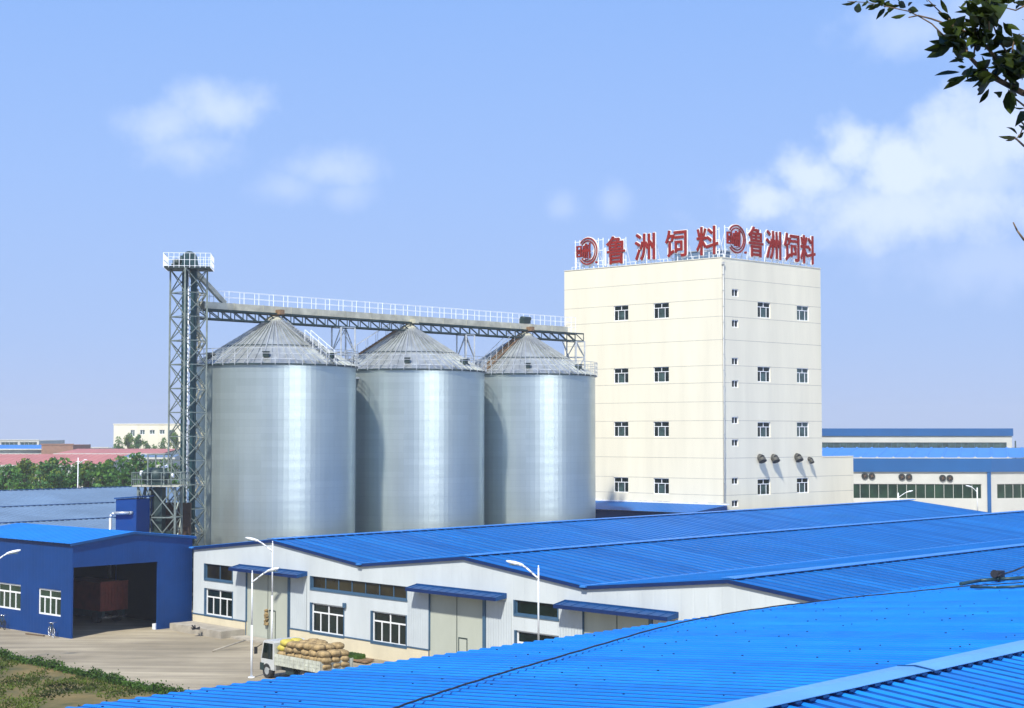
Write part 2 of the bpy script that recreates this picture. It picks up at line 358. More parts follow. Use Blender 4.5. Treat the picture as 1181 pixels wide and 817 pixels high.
# ------------------------------------------------------------ windows
def window(parent, O, U, Nn, u0, u1, z0, z1, style='mill', rev=.15, glass='glass', fr='frame_white', name='window', bw=.07):
    """a glazed frame set back in its opening: frame mesh with its pane as a child"""
    m = MB(); p = lambda u, z, n=0: O+U*u+UP*(z-O.z)+Nn*n
    def b(ua, ub, za, zb, n=-rev+.03, t=.06): m.box(p(ua, za, n-t), U*(ub-ua), UP*(zb-za), Nn*t)
    b(u0, u1, z0, z0+bw); b(u0, u1, z1-bw, z1); b(u0, u0+bw, z0+bw, z1-bw); b(u1-bw, u1, z0+bw, z1-bw)
    W_, H_ = u1-u0, z1-z0; zt = z0+H_*.68
    if style in ('mill', 'four'):
        b(u0+bw, u1-bw, zt-bw/2, zt+bw/2, -rev+.028); b(u0+W_/2-bw/2, u0+W_/2+bw/2, zt+bw/2, z1-bw, -rev+.026)
        ks = (.28, .72) if style == 'mill' else (.25, .5, .75)
        for k in ks: b(u0+W_*k-bw*.45, u0+W_*k+bw*.45, z0+bw, zt-bw/2, -rev+.026)
    elif style == 'two': b(u0+W_/2-bw/2, u0+W_/2+bw/2, z0+bw, z1-bw, -rev+.028)
    elif style == 'strip':
        n = max(2, int(W_/1.3))
        for k in range(1, n): b(u0+W_*k/n-.03, u0+W_*k/n+.03, z0+bw, z1-bw, -rev+.028)
    f = m.build(name, M[fr], parent)
    g_ = MB(); g_.box(p(u0+.01, z0+.01, -rev-.06), U*(W_-.02), UP*(H_-.02), Nn*.04)
    if style == 'mill' and glass == 'glass':      # a pale curtain behind the middle lights
        g_.m = [0]*len(g_.m)
        n0 = len(g_.f); g_.box(p(u0+W_*.3, z0+.08, -rev-.018), U*(W_*.4), UP*(H_*.55), Nn*.006, 1)
    g_.build('pane', [M[glass], M['glass_pale']], f)
    return f

# ------------------------------------------------------------ roofs
def ribbed(m, A, along, Ln, down, pitch, h=.045, rw=.12, mi=0, taper=None, tones=None, per=2, shade=None, dw=.05):
    """profiled sheet: A ridge start, along unit vector, down the vector from ridge to eave"""
    n_ = along.cross(down).normalized()
    if n_.z < 0: n_ = -n_
    k = int(Ln/pitch)
    rt = random.Random(k)
    for i in range(k):
        if tones and i % per == 0: mi = rt.choice(tones)
        a = i*pitch; prof = [(a, 0), (a+rw*.3, h), (a+rw*.7, h), (a+rw, 0), (a+pitch-dw, 0), (a+pitch, 0)]
        for j_, ((s0, h0), (s1, h1)) in enumerate(zip(prof[:-1], prof[1:])):
            d0 = down*(taper(s0) if taper else 1); d1 = down*(taper(s1) if taper else 1)
            m.face([A+along*s0+n_*h0, A+along*s0+n_*h0+d0, A+along*s1+n_*h1+d1, A+along*s1+n_*h1], shade if (shade is not None and j_ == 4) else mi)  # strip ahead of the next rib takes the painted shade tone

# ------------------------------------------------------------ white warehouse with three gables
WU = nrm(1690, -1850); WV = nrm(1710, 1850)
WO = P(222.5, 724.2, 0)
WN = -Vector((-WU.y, WU.x, 0)).normalized()
if WN.y > 0: WN = -WN
SP, ZV, ZR, WL = 10.0, 5.72, 6.74, 87.0
def wh(px, py): return onw(WO, WU, px, py)
def wu(px, py=700): return wh(px, py)[0]
ware = thing('warehouse', 'long white warehouse with three low gables and ribbed blue roof beside the concrete yard', 'warehouse', WO)
zc = 1.05     # top of the cream base
holes = []; wins = []
def addwin(x0, y0, x1, y1, style, glass):
    u0, za = wh(x0, y0); u1, zb = wh(x1, y1); holes.append((u0, u1, zb, za)); wins.append((u0, u1, zb, za, style, glass)); return u0, u1, zb, za
strips = [(236.7, 650, 268, 671.3, 'strip'), (359, 664.5, 469, 691.8, 'strip'), (594, 692, 643.5, 714, 'strip')]
S = []
for x0, y0, x1, y1, st in strips: S.append(addwin(x0, y0, x1, y1, st, 'glass_brown' if x0 < 500 else 'glass'))
for x0, y0, x1, y1 in ((237, 678.3, 268, 713.5), (359, 695, 396.5, 734.5), (429, 704.5, 468.5, 746.3)): addwin(x0, y0, x1, y1, 'four', 'glass')
u0, za = wh(595, 727); u1 = wu(643.5); holes.append((u0, u1, za-2.1, za)); wins.append((u0, u1, za-2.1, za, 'four', 'glass'))
doors = []
for xl, xm, xr, yt in ((284.3, 308, 332.5, 655), (495.6, 526, 557.5, 677), (673, 710.5, 749, 698)):
    ua, ub = wu(xl), wu(xr); zt_ = 4.55; doors.append((ua, wu(xm), ub, zt_)); holes.append((ua, ub, 0, zt_))
m = MB()
m.wall(WO, WU, WN, 0, 6*SP, zc, ZV-.3, [h if h[2] > .1 else (h[0], h[1], zc, h[3], 1) for h in holes], 0, .14, 2)
m.wall(WO+WN*.03, WU, WN, 0, 6*SP, 0, zc-.03, [(h[0], h[1], 0, zc-.03, 2) for h in holes if h[2] < .1], 1, .16)
pt = lambda u, z, n=0: WO+WU*u+UP*z+WN*n
for k in range(3):     # gable triangles
    a = k*2*SP; m.face([pt(a, ZV-.3), pt(a+2*SP, ZV-.3), pt(a+2*SP, ZV), pt(a+SP, ZR), pt(a, ZV)], 0, [(a, ZV-.3), (a+2*SP, ZV-.3), (a+2*SP, ZV), (a+SP, ZR), (a, ZV)])
# far end and side walls
E0 = WV*WL
m.wall(WO+E0, WU, -WN, 0, 6*SP, 0, ZV-.3, [], 0)
for k in range(3):
    a = k*2*SP; m.face([pt(a, ZV-.3)+E0, pt(a+2*SP, ZV-.3)+E0, pt(a+2*SP, ZV)+E0, pt(a+SP, ZR)+E0, pt(a, ZV)+E0], 0, [(a, 0)]*5)
m.wall(WO, WV, -WU, 0, WL, 0, ZV-.02, [], 0); m.wall(WO+WU*6*SP, WV, WU, 0, WL, 0, ZV-.02, [], 0)
m.build('wall', [M['white_wall'], M['cream_base'], M['slate_trim']], ware)
for a, b in ((wu(273), doors[0][0]-.02), (doors[0][2]+.28, wu(354)), (wu(470.5), doors[1][0]-.02), (doors[1][2]+.28, wu(590)), (wu(645.5), doors[2][0]-.02), (doors[2][2]+.28, wu(800))):
    m = MB(); m.wall(WO+WN*.035, WU, WN, a, b, zc+.05, 4.45); m.build('ribbed_panel', M['white_rib'], ware)
m = MB()     # slate trim over the base, down the door jambs
us = [0]+[x for d_ in doors for x in (d_[0], d_[2]+.25)]+[60]
for i in range(0, len(us), 2): m.box(pt(us[i], zc-.03, 0), WU*(us[i+1]-us[i]), UP*.07, WN*.07)
for d_ in doors:
    m.box(pt(d_[2], 0, -.02), WU*.24, UP*4.5, WN*.1); m.box(pt(d_[0]-.05, 0, .0), WU*.05, UP*4.5, WN*.06)
for u0, u1, z0, z1, st, gl in wins:
    m.box(pt(u0-.1, z0-.12, 0), WU*(u1-u0+.2), UP*.12, WN*.05); m.box(pt(u0-.1, z0, 0), WU*.1, UP*(z1-z0), WN*.05); m.box(pt(u1, z0, 0), WU*.06, UP*(z1-z0), WN*.045)
m.build('trim', M['slate_trim'], ware)
for u0, u1, z0, z1, st, gl in wins: window(ware, WO, WU, WN, u0, u1, z0, z1, st, .14, gl, 'frame_white' if st == 'four' else 'slate_trim', 'window' if st == 'four' else 'strip_window', .09 if st == 'four' else .05)
for i, (a, mid, b, zt_) in enumerate(doors):
    for j, (x0, x1) in enumerate(((a, mid-.04), (mid+.04, b))):
        m = MB(); m.box(pt(x0, .02, -.12), WU*(x1-x0), UP*(zt_-.02), WN*.06)
        d_ = m.build('door_leaf', M['door'], ware)
        if j == 1:
            m = MB(); q = .12 if i else .1; w0, w1, hh = x0+.12, x0+.92, 2.0
            for ba in ((w0, w0+.06, .1, hh), (w1-.06, w1, .1, hh), (w0, w1, hh, hh+.06)): m.box(pt(ba[0], ba[2], -.055), WU*(ba[1]-ba[0]), UP*(ba[3]-ba[2]), WN*.02)
            m.build('wicket_frame', M['dark_steel'], d_)
    m = MB(); m.box(pt(mid-.035, .02, -.10), WU*.07, UP*(zt_-.02), WN*.03); m.build('door_seam', M['dark_steel'], ware)
for xl, yl, xr, yr in ((276, 650, 354, 657), (481, 673, 584, 683), (652, 692, 782, 703)):   # canopies
    a, b = wu(xl), wu(xr); z = 4.60; m = MB(); ww = .85
    t0 = [pt(a, z+.26), pt(b, z+.26), pt(b, z+.12, ww), pt(a, z+.12, ww)]
    m.hexa([q-UP*.1 for q in t0], t0); m.box(pt(a-.03, z-.06, ww), WU*(b-a+.06), UP*.2, WN*.05, 1); m.box(pt(a, z+.24, .01), WU*(b-a), UP*.1, WN*.06)
    for u in (a-.04, b+.0): m.hexa([pt(u, z+.05), pt(u+.04, z+.05), pt(u+.04, z-.06, ww), pt(u, z-.06, ww)], [pt(u, z+.33), pt(u+.04, z+.33), pt(u+.04, z+.15, ww), pt(u, z+.15, ww)])
    for k in range(int((b-a)/.8)): u = a+.4+k*.8; m.bar(pt(u, z+.27, .01), pt(u, z+.13, ww), .03, .02)
    m.build('canopy', [M['blue_trim'], M['verge']], ware)
for k in range(3):      # roofs: each gable one roof part with its cap
    m = MB(); r0 = pt(k*2*SP+SP, ZR+.06)-WV*.12
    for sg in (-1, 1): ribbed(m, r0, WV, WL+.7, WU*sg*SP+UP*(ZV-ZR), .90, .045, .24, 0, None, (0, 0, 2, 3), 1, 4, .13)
    # verge boards along the gable
    for sg in (-1, 1):
        p0, p1 = pt(k*2*SP+SP, ZR-.13, .08), pt(k*2*SP+SP+sg*SP, ZV-.13, .08)
        m.box(p0, p1-p0, UP*.20, WN*.05, 1); m.box(p0-WN*.08+WV*WL+WV*.1, p1-p0, UP*.20, WV*.05, 1)
    rf = m.build('roof', [M['roof_mid'], M['verge'], M['roof_mid2'], M['roof_mid3'], M['roof_rib_shade_mid']], ware)
    m = MB(); c_ = r0+UP*.09
    for sg in (-1, 1):
        e = WU*sg*.42-UP*.035; m.hexa([c_, c_+WV*(WL+.7), c_+WV*(WL+.7)+e, c_+e], [q+UP*.03 for q in (c_, c_+WV*(WL+.7), c_+WV*(WL+.7)+e, c_+e)])
    m.build('ridge_cap', M['cap_mid'], rf)
m = MB()
for u in (0, 20, 40):
    c_ = pt(u, ZV+.0)-WV*.3; m.box(c_-WU*.2, WU*.4, WV*(WL+.6), UP*.1)
m.build('valley_gutter', M['cap_mid'], ware)
# small fittings on the wall
m = MB(); m.cbox(pt(wu(398.5), 3.05, .1), .25, .12, .3, WU); m.build('wall_vent', M['slate_trim'], ware)
# loading step, ramp
m = MB(); a, b = wu(218), wu(283)
st0 = WO+WU*.1+WN*.06
m.box(st0, WU*(wu(284)-.2), WN*1.9, UP*.5); m.box(st0+WU*(wu(284)-.1), WU*4.6, WN*1.2, UP*.12)
o = m.build('loading_step', M['concrete']); tag(o, 'low grey concrete loading step along the left end of the white warehouse', 'step'); recentre(o)
m = MB(); m.tube(P(245, 751, .06), P(283, 738.5, .5), .05, n=6); o = m.build('pole', M['concrete']); tag(o, 'thin pole leaning on the concrete step near the first warehouse door', 'pole'); recentre(o)
m = MB()
for k in range(14):
    a = random.random()*6.3; m.bar(P(225.5, 726, .5)+Vector((0, 0, .03)), P(225.5, 726, .5)+Vector((math.cos(a)*.3, math.sin(a)*.3, random.uniform(.0, .3))), .07)
o = m.build('rag_heap', M['black_cable']); tag(o, 'small dark heap of rags on the end of the concrete loading step', 'rags'); recentre(o)
m = MB()
q = pt(wu(307.5), 1.55, .0)
for k in range(10): m.tube(q+UP*(.5-.1*k)+WU*random.uniform(-.08, .08), q+UP*(.38-.1*k)+WU*random.uniform(-.08, .08), random.uniform(.10, .2), random.uniform(.1, .2), 7)
o = m.build('hanging_sack', M['jute']); tag(o, 'brown sack hanging on the middle of the first warehouse door', 'sack'); recentre(o)

# ------------------------------------------------------------ foreground building with bright blue roof
FE = P(432.5, 766.4, 8.0)                 # a point on the far eave
FW, FZE, FZR = 15.3, 8.0, 9.27
fore = thing('foreground_shed', 'low shed under the bright blue ribbed roof in the foreground', 'shed', (FE.x, FE.y, 0))
FA = FE+WU*FW+UP*(FZR-FZE)                # ridge point opposite
v0, v1 = -42.0, 74.0
def solve_v(px, py):
    q = P(px, py, 8.0); return (q-FE).dot(WV)
vk = solve_v(926, 697) - v0
def tap(s):    # past the far corner the eave is cut back a little
    return 1.0 if s < vk else 1-min(.26, (s-vk)*.0042)
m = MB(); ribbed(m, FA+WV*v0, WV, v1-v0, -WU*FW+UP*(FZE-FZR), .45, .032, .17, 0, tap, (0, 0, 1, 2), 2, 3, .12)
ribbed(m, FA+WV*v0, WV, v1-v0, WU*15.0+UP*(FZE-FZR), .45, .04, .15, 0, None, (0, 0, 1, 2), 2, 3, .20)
rf = m.build('roof', [M['roof_bright'], M['roof_bright2'], M['roof_bright3'], M['roof_rib_shade']], fore)
# ridge cap in overlapping lengths
m = MB(); s_ = v0
while s_ < v1:
    ln = 7.3; c_ = FA+WV*s_+UP*(.10+.012*((int((s_-v0)/7.3)) % 2))
    for sg in (-1, 1):
        e = WU*sg*.40-UP*.035; q = [c_, c_+WV*(ln+.12), c_+WV*(ln+.12)+e, c_+e]
        m.hexa([x-UP*.012 for x in q], q)
        k = 0
        while k < ln:      # scalloped closure under the cap
            if sg == 1: m.box(c_+WV*(k+.18)+e-UP*.06, WV*.16, WU*.03, UP*.035, 1)
            k += .45
    m.bar(c_+WV*.02-WU*.4-UP*.02, c_+WV*.02+UP*.03, .03, .02, 1); m.bar(c_+WV*.02+UP*.03, c_+WV*.02+WU*.44-UP*.02, .06, .02, 1)
    s_ += ln
m.build('ridge_cap', [M['cap'], M['blue_trim']], rf)
# screws
m = MB(); rnd = random.Random(4)
i = 0
for i in range(int((v1-v0)/.45)):
    for w_ in (1.1, 3.2, 5.3, 7.4, 9.5, 11.6, 13.7):
        if rnd.random() < .72: continue
        for sg in (-1,):
            q = FA+WV*(v0+i*.45+.065)+WU*sg*w_+UP*((FZE-FZR)*w_/FW+.075); a_ = rnd.uniform(.025, .05); m.cbox(q+UP*.03, a_*.9, a_*.9, .022, WV)
    for w_ in (1.6, 3.4, 5.2):
        if rnd.random() < .7: continue
        q = FA+WV*(v0+i*.45+.065)+WU*w_+UP*((FZE-FZR)*w_/15+.075); m.cbox(q, .02, .02, .012, WV)
m.build('roof_screws', M['verge'], rf)['kind'] = 'stuff'
# sheet laps (a row of thin joints across the slope)
m = MB()
b0 = FE+WU*.5-UP*.15
m.wall(Vector((b0.x, b0.y, 0))+WV*v0, WV, -WU, 0, v1-v0-8, 0, 7.7); b1 = FA+WU*14.6
m.wall(Vector((b1.x, b1.y, 0))+WV*v0, WV, WU, 0, v1-v0, 0, 7.7)
for vv in (v0, v1-.5):
    a = Vector((b0.x, b0.y, 0))+WV*vv; c_ = Vector((b1.x, b1.y, 0))+WV*vv; r_ = Vector((FA.x, FA.y, 9.1))+WV*vv
    if vv > 0: a = a+WU*3.4
    m.face([a, c_, c_+UP*7.7, r_, a+UP*7.7], 0)
m.build('wall', M['white_wall'], fore)
# cable over the roof
def onroof(px, py, up=.1):
    n_ = WV.cross(-WU*FW+UP*(FZE-FZR)).normalized(); d = ray(px, py); t = (FA-C0).dot(n_)/d.dot(n_); q = C0+d*t; return q+UP*up
pts = [onroof(x, y) for x, y in ((440, 829), (478, 815), (522, 800), (578, 782), (640, 764), (700, 746), (748, 731.5), (790, 721), (850, 709.5), (905, 701.5), (926, 699.5), (985, 692), (1050, 686), (1106, 680), (1150, 677), (1190, 674.5))]
fine = []
for a, b in zip(pts[:-1], pts[1:]):
    for k in range(4): fine.append(a.lerp(b, k/4)+UP*(.010*(k % 2)))
m = MB(); m.path(fine, .022, 6); o = m.build('roof_cable', M['black_cable']); tag(o, 'long black cable lying across the bright blue foreground roof', 'cable')
recentre(o)
# coiled hose and black lamp box at the far right corner
q = onroof(1152, 672, .1); m = MB(); m.cbox(q+UP*.22, .42, .3, .28, WV); m.tube(q-WV*.15+UP*.22, q-WV*.4+UP*.26, .12, .16, 10)
m.bar(q-UP*.1, q+UP*.2, .08)
o = m.build('floodlight', M['black_cable']); tag(o, 'black floodlight on the far corner of the bright blue foreground roof', 'light'); recentre(o)
m = MB(); c_ = [onroof(x, y, .14) for x, y in ((1108, 678), (1130, 674), (1150, 672.5), (1178, 671), (1200, 668))]
m.path(c_, .07, 8); o = m.build('hose', M['teal']); tag(o, 'thick dark teal hose along the far right edge of the foreground roof', 'hose'); recentre(o)
m = MB(); m.path([onroof(x, y, .3) for x, y in ((1152, 673), (1170, 667), (1183, 661), (1200, 657))], .035, 6); o = m.build('power_cable', M['black_cable']); tag(o, 'black cable rising to the right behind the floodlight', 'cable'); recentre(o)
m = MB(); m.path([onroof(x, y, .1) for x, y in ((1120, 680.5), (1150, 681), (1190, 679))], .05, 6); o = m.build('hose', M['teal']); tag(o, 'thin straight dark hose lying just in front of the thick one', 'hose'); recentre(o)

# ------------------------------------------------------------ blue garage
GO = P(82, 737, 0); GU = nrm(2290-592, 1850); GA = nrm(-1960, 1850)   # GU along the front, GA to the back along the left wall
GN = Vector((GU.y, -GU.x, 0)); GL = Vector((-GA.y, GA.x, 0))
if GL.y > 0: GL = -GL
gu = lambda px, py: onw(GO, GU, px, py)
ga = lambda px, py: onw(GO, GA, px, py)
gw, ze1 = gu(222, 618); ze0 = gu(82, 628)[1]; gr, zr_ = gu(154, 614.3)
ridge0 = GO+GU*gr+UP*zr_; GLn = onw(ridge0, GA, 19, 602.6)[0]
gar = thing('garage', 'deep blue sheet steel garage with wide open front holding a truck', 'garage', GO)
ho, hz_ = gu(182, 648.5); zo0 = gu(83, 654.5)[1]
m = MB(); gp = lambda u, z, n=0: GO+GU*u+UP*z+GN*n
hz_ = (hz_+zo0)/2
m.wall(GO, GU, GN, 0, gw, 0, ze0-.02, [(.12, ho, -.0001, hz_)], 0, .12)
m.face([gp(0, ze0-.02), gp(gw, ze0-.02), gp(gw, ze0), gp(gr, zr_), gp(0, ze0)], 0, [(0, 0), (gw, 0), (gw, 0), (gr, 1), (0, 0)])
wl = []
for x0, y0, x1, y1 in ((70.3, 681.5, 44, 708), (24, 674.8, -3, 700.5)):
    a, zt_ = ga(x0, y0); b, zb = ga(x1, y1); wl.append((a, b, zb, zt_))
m.wall(GO, GA, GL, 0, GLn, 0, ze0, wl, 0, .12)
m.wall(GO+GA*GLn, GU, GA, 0, gw, 0, ze0, [], 0); m.face([q+GA*GLn for q in (gp(0, ze0), gp(gw, ze0), gp(gr, zr_))], 0)
m.wall(GO+GU*gw, GA, GU, 0, GLn, 0, ze0, [], 0)
m.build('wall', M['blue_wall'], gar)
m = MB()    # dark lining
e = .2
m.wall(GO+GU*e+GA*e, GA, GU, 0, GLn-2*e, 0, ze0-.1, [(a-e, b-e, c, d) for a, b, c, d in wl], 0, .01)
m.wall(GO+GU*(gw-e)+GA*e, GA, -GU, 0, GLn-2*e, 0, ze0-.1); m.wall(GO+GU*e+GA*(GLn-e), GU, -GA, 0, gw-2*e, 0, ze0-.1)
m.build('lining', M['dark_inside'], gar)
m = MB(); r0 = ridge0-GA*.12+UP*.06
for tgt, zz in ((0, ze0), (gw, ze0)):
    dn = GU*((tgt-gr)+(-.25 if tgt == 0 else .25))+UP*(zz-zr_-.02); ribbed(m, r0, GA, GLn+.6, dn, .7, .03, .12)
    p0 = ridge0+GN*.13-UP*.1; m.box(p0, dn, UP*.17, GN*.04, 1)
m.build('roof', [M['roof_bright'], M['blue_trim']], gar)
for a, b, c, d in wl: window(gar, GO, GA, GL, a, b, c, d, 'four', .10, 'glass_green', 'frame_white', 'window', .11)
m = MB(); m.cbox(gp(ho+.05, .2, .0)-GN*.3, .3, .3, .4, GU); o = m.build('bin', M['rail_white']); tag(o, 'small white bin inside the right edge of the garage opening', 'bin'); recentre(o)

# truck standing inside the garage (seen from behind)
q = P(131.5, 719, 0); tq = nrm(*((q-Vector((0, 0, CH))).xy)); tl = Vector((tq.y, -tq.x, 0)); q = q
gtr = thing('box_truck', 'red brown box truck parked in the dark inside the blue garage', 'truck', q)
tq2 = GA; tl2 = Vector((GA.y, -GA.x, 0)); tq, tl = tq2, tl2
sc_ = 2.35
b0 = q-tl*sc_/2
m = MB(); m.box(b0+UP*.95, tl*sc_, tq*5.5, UP*2.05)
for k in range(9): m.box(b0+tl*(.1+k*.27)+UP*1.0-tq*.04, tl*.06, tq*.04, UP*1.95)
m.box(b0+UP*3.0-tq*.05, tl*sc_, tq*.1, UP*.1); m.build('cargo_box', M['red_cargo'], gtr)
m = MB(); m.box(b0+tl*.2+UP*.45+tq*.1, tl*.25, UP*.5, tq*6.4); m.box(b0+tl*1.9+UP*.45+tq*.1, tl*.25, UP*.5, tq*6.4); m.build('chassis', M['dark_steel'], gtr)
m = MB(); m.box(b0+tl*.1+UP*.42-tq*.05, tl*2.15, UP*.14, tq*.08); m.build('bumper', M['chrome'], gtr)
m = MB(); m.box(b0+tl*.1+UP*.7+tq*5.6, tl*2.1, tq*1.5, UP*1.7); m.build('cab', M['cab_white'], gtr)
for s in (.15, 1.85):
    for y in (1.0, 5.9): m = MB(); c_ = b0+tl*(s)+tq*y+UP*.42; m.tube(c_, c_+tl*.35, .42, n=16); m.build('wheel', M['rubber'], gtr)

# bicycles by the garage wall
def bicycle(name, q, ax, label, dark):
    t_ = thing(name, label, 'bicycle', q, 'bicycles leaning at the blue garage'); U_ = ax; n_ = Vector((-ax.y, ax.x, 0))
    for s in (-.52, .52):
        m = MB(); c_ = q+U_*s+UP*.34; k = 18
        pts = [c_+U_*math.cos(2*math.pi*i/k)*.33+UP*math.sin(2*math.pi*i/k)*.33 for i in range(k+1)]; m.path(pts, .025, 6)
        for i in range(0, k, 2): m.bar(c_, pts[i], .01)
        m.build('wheel', M['rubber' if dark else 'chrome'], t_)
    m = MB(); A_, B_, C_, D_, E_ = q-U_*.52+UP*.34, q-U_*.05+UP*.32, q-U_*.18+UP*.85, q+U_*.36+UP*.88, q+U_*.52+UP*.34
    for a, b in ((A_, B_), (A_, C_), (B_, C_), (C_, D_), (B_, D_), (D_, E_)): m.tube(a, b, .022, n=6)
    m.build('frame', M['dark_steel'], t_)
    m = MB(); m.cbox(C_+UP*.08, .26, .14, .07, U_); m.build('saddle', M['rubber'], t_)
    m = MB(); m.tube(D_, D_+UP*.15, .02, n=6); m.tube(D_+UP*.15-n_*.28, D_+UP*.15+n_*.28, .02, n=6); m.build('handlebar', M['chrome'], t_)
bicycle('bicycle', ga(66, 735)[0]*GA+GO+GL*.45, nrm(.5, -.85), 'bicycle with bright wheel leaning by the garage corner below the right window', False)
bicycle('bicycle', ga(9, 722)[0]*GA+GO+GL*.45, (-GA+GL*.2).normalized(), 'dark bicycle against the blue garage wall below the left window', True)
m = MB(); m.bar(P(30, 731, .05), P(51, 733.5, .05), .12, .08); o = m.build('plank', M['bark']); tag(o, 'short brown plank lying on the concrete by the blue garage wall', 'plank'); recentre(o)

# ------------------------------------------------------------ silos
def Dz(px, Y, z): q = D(px, 500, Y); return Vector((q.x, q.y, z))
SR, SE, SA = 7.0, zat(425, 138), 23.7
SC = [Dz(315.8, 138, 0), Dz(471.5, 149, 0), Dz(605.5, 160, 0)]
ROW = (SC[2]-SC[0]); ROW = Vector((ROW.x, ROW.y, 0)).normalized(); ROWN = Vector((-ROW.y, ROW.x, 0))
LBL = ['leftmost galvanised silo, next to the lattice elevator tower', 'middle galvanised silo of the three in the row', 'rightmost galvanised silo, in front of the cream mill']
SE = 19.65
for k, c in enumerate(SC):
    t_ = thing('grain_silo', LBL[k], 'silo', c, 'row of three grain silos')
    m = MB(); m.lathe(c, [(SR, 0), (SR, 6), (SR, 12), (SR, SE)], 96, uvr=SR); m.build('wall', M['silo'], t_)
    m = MB(); m.lathe(c, [(SR+.12, SE-.05), (SR+.12, SE), (.75, SA-.1)], 60, smooth=False); m.lathe(c, [(SR-.02, SE-.07), (SR+.12, SE-.07)], 60, 1)
    for i in range(60):
        a = 2*math.pi*i/60; e = Vector((math.cos(a), math.sin(a), 0)); m.bar(c+e*(SR+.12)+UP*(SE+.04), c+e*.8+UP*(SA-.02), .09, .10, 1 if i % 2 else 0)
    m.ring(c+UP*(SE+1.75), SR-2.55, .06, 48, mi=2); m.ring(c+UP*(SE+.03), SR+.14, .12, 60, mi=2)
    rf = m.build('roof', [M['silo_roof'], M['galv'], M['dark_steel']], t_)
    m = MB(); m.lathe(c, [(.85, SA-.25), (.85, SA+.1), (.5, SA+.35), (0, SA+.4)], 24); m.build('roof_cap', M['beige_steel'], rf)
    for a in (R(-88), R(-142), R(-30), R(60)):
        e = Vector((math.cos(a), math.sin(a), 0)); p = c+e*(SR-1.0)+UP*(SE+.85); m = MB(); m.cbox(p, .55, .5, .42, e); m.cbox(p+e*.15+UP*.22, .6, .6, .06, e); m.build('hatch', M['dark_steel'], rf)
    m = MB()
    for h in (.45, .9, 1.35): m.ring(c+UP*(SE+h), SR+.2, .045, 60)
    for i in range(40):
        a = 2*math.pi*i/40; e = Vector((math.cos(a), math.sin(a), 0))*(SR+.2); m.bar(c+e+UP*(SE-.05), c+e+UP*(SE+1.35), .05)
    m.build('railing', M['galv'], t_)
    a = (R(-38), R(-160), R(-128))[k]; e = Vector((math.cos(a), math.sin(a), 0)); f = Vector((-e.y, e.x, 0)); m = MB()   # stair up the roof
    lo, hi = c+e*(SR-.1)+UP*(SE+.25), c+e*1.2+UP*(SA-.1)
    for s in (-.35, .35):
        m.bar(lo+f*s, hi+f*s, .07, .12); h2_ = lo.lerp(hi, .5 if k == 0 else 1); m.bar(lo+f*s+UP*1.0, h2_+f*s+UP*1.0, .04, mi=1)
        for i in range(4 if k == 0 else 7): q = lo.lerp(hi, i/6)+f*s; m.bar(q, q+UP*1.0, .04, mi=1)
    for i in range(22): q = lo.lerp(hi, i/21)+UP*.05; m.bar(q-f*.35, q+f*.35, .16, .04)
    m.build('roof_ladder', [M['rust' if k else 'galv'], M['galv' if k else 'rail_white']], t_)

# ------------------------------------------------------------ conveyor bridge over the silos
TC = Dz(216, 131.7, 0)
a0 = (TC-SC[0]).dot(ROW)+1.3; A0 = SC[0]+ROW*a0
endp = onw(SC[0], ROW, 668, 400)[0]; BL = endp-a0
br = thing('conveyor_bridge', 'steel conveyor bridge with white railing running across the three silo tops', 'conveyor', (A0.x, A0.y, 0))
m = MB(); m.box(A0-ROWN*.42+UP*24.35, ROW*(BL-2.2), ROWN*.84, UP*.55)
for i in range(int(BL/3.0)): m.box(A0+ROW*(i*3.0)-ROWN*.45+UP*24.33, ROW*.06, ROWN*.9, UP*.6)
m.build('casing', M['beige_steel'], br)
m = MB()
for s in (-.6, .6):
    o_ = A0+ROWN*s; m.bar(o_+UP*24.25, o_+ROW*BL+UP*24.25, .12, .14); m.bar(o_+UP*23.5, o_+ROW*BL+UP*23.5, .12)
    n = int(BL/1.25)
    for i in range(n+1):
        q = o_+ROW*(BL*i/n); m.bar(q+UP*23.5, q+UP*24.25, .08)
        if i < n:
            q2 = o_+ROW*(BL*(i+1)/n); m.bar(q+UP*24.25, q2+UP*23.5, .07)
for i in range(0, 41): q = A0+ROW*(BL*i/40); m.bar(q-ROWN*.6+UP*23.5, q+ROWN*.6+UP*23.5, .07)
m.build('truss', M['dark_steel'], br)
m = MB(); m.box(A0+ROWN*.46+UP*24.33, ROW*BL, ROWN*.7, UP*.05); m.build('walkway', M['galv'], br)
m = MB()
for s in (.5, 1.12):
    for h in (.55, 1.1, 1.6): m.bar(A0+ROWN*s+UP*(24.4+h), A0+ROWN*s+ROW*BL+UP*(24.4+h), .03)
    for i in range(31): q = A0+ROWN*s+ROW*(BL*i/30); m.bar(q+UP*24.4, q+UP*26.0, .04)
m.build('railing', M['rail_white'], br)
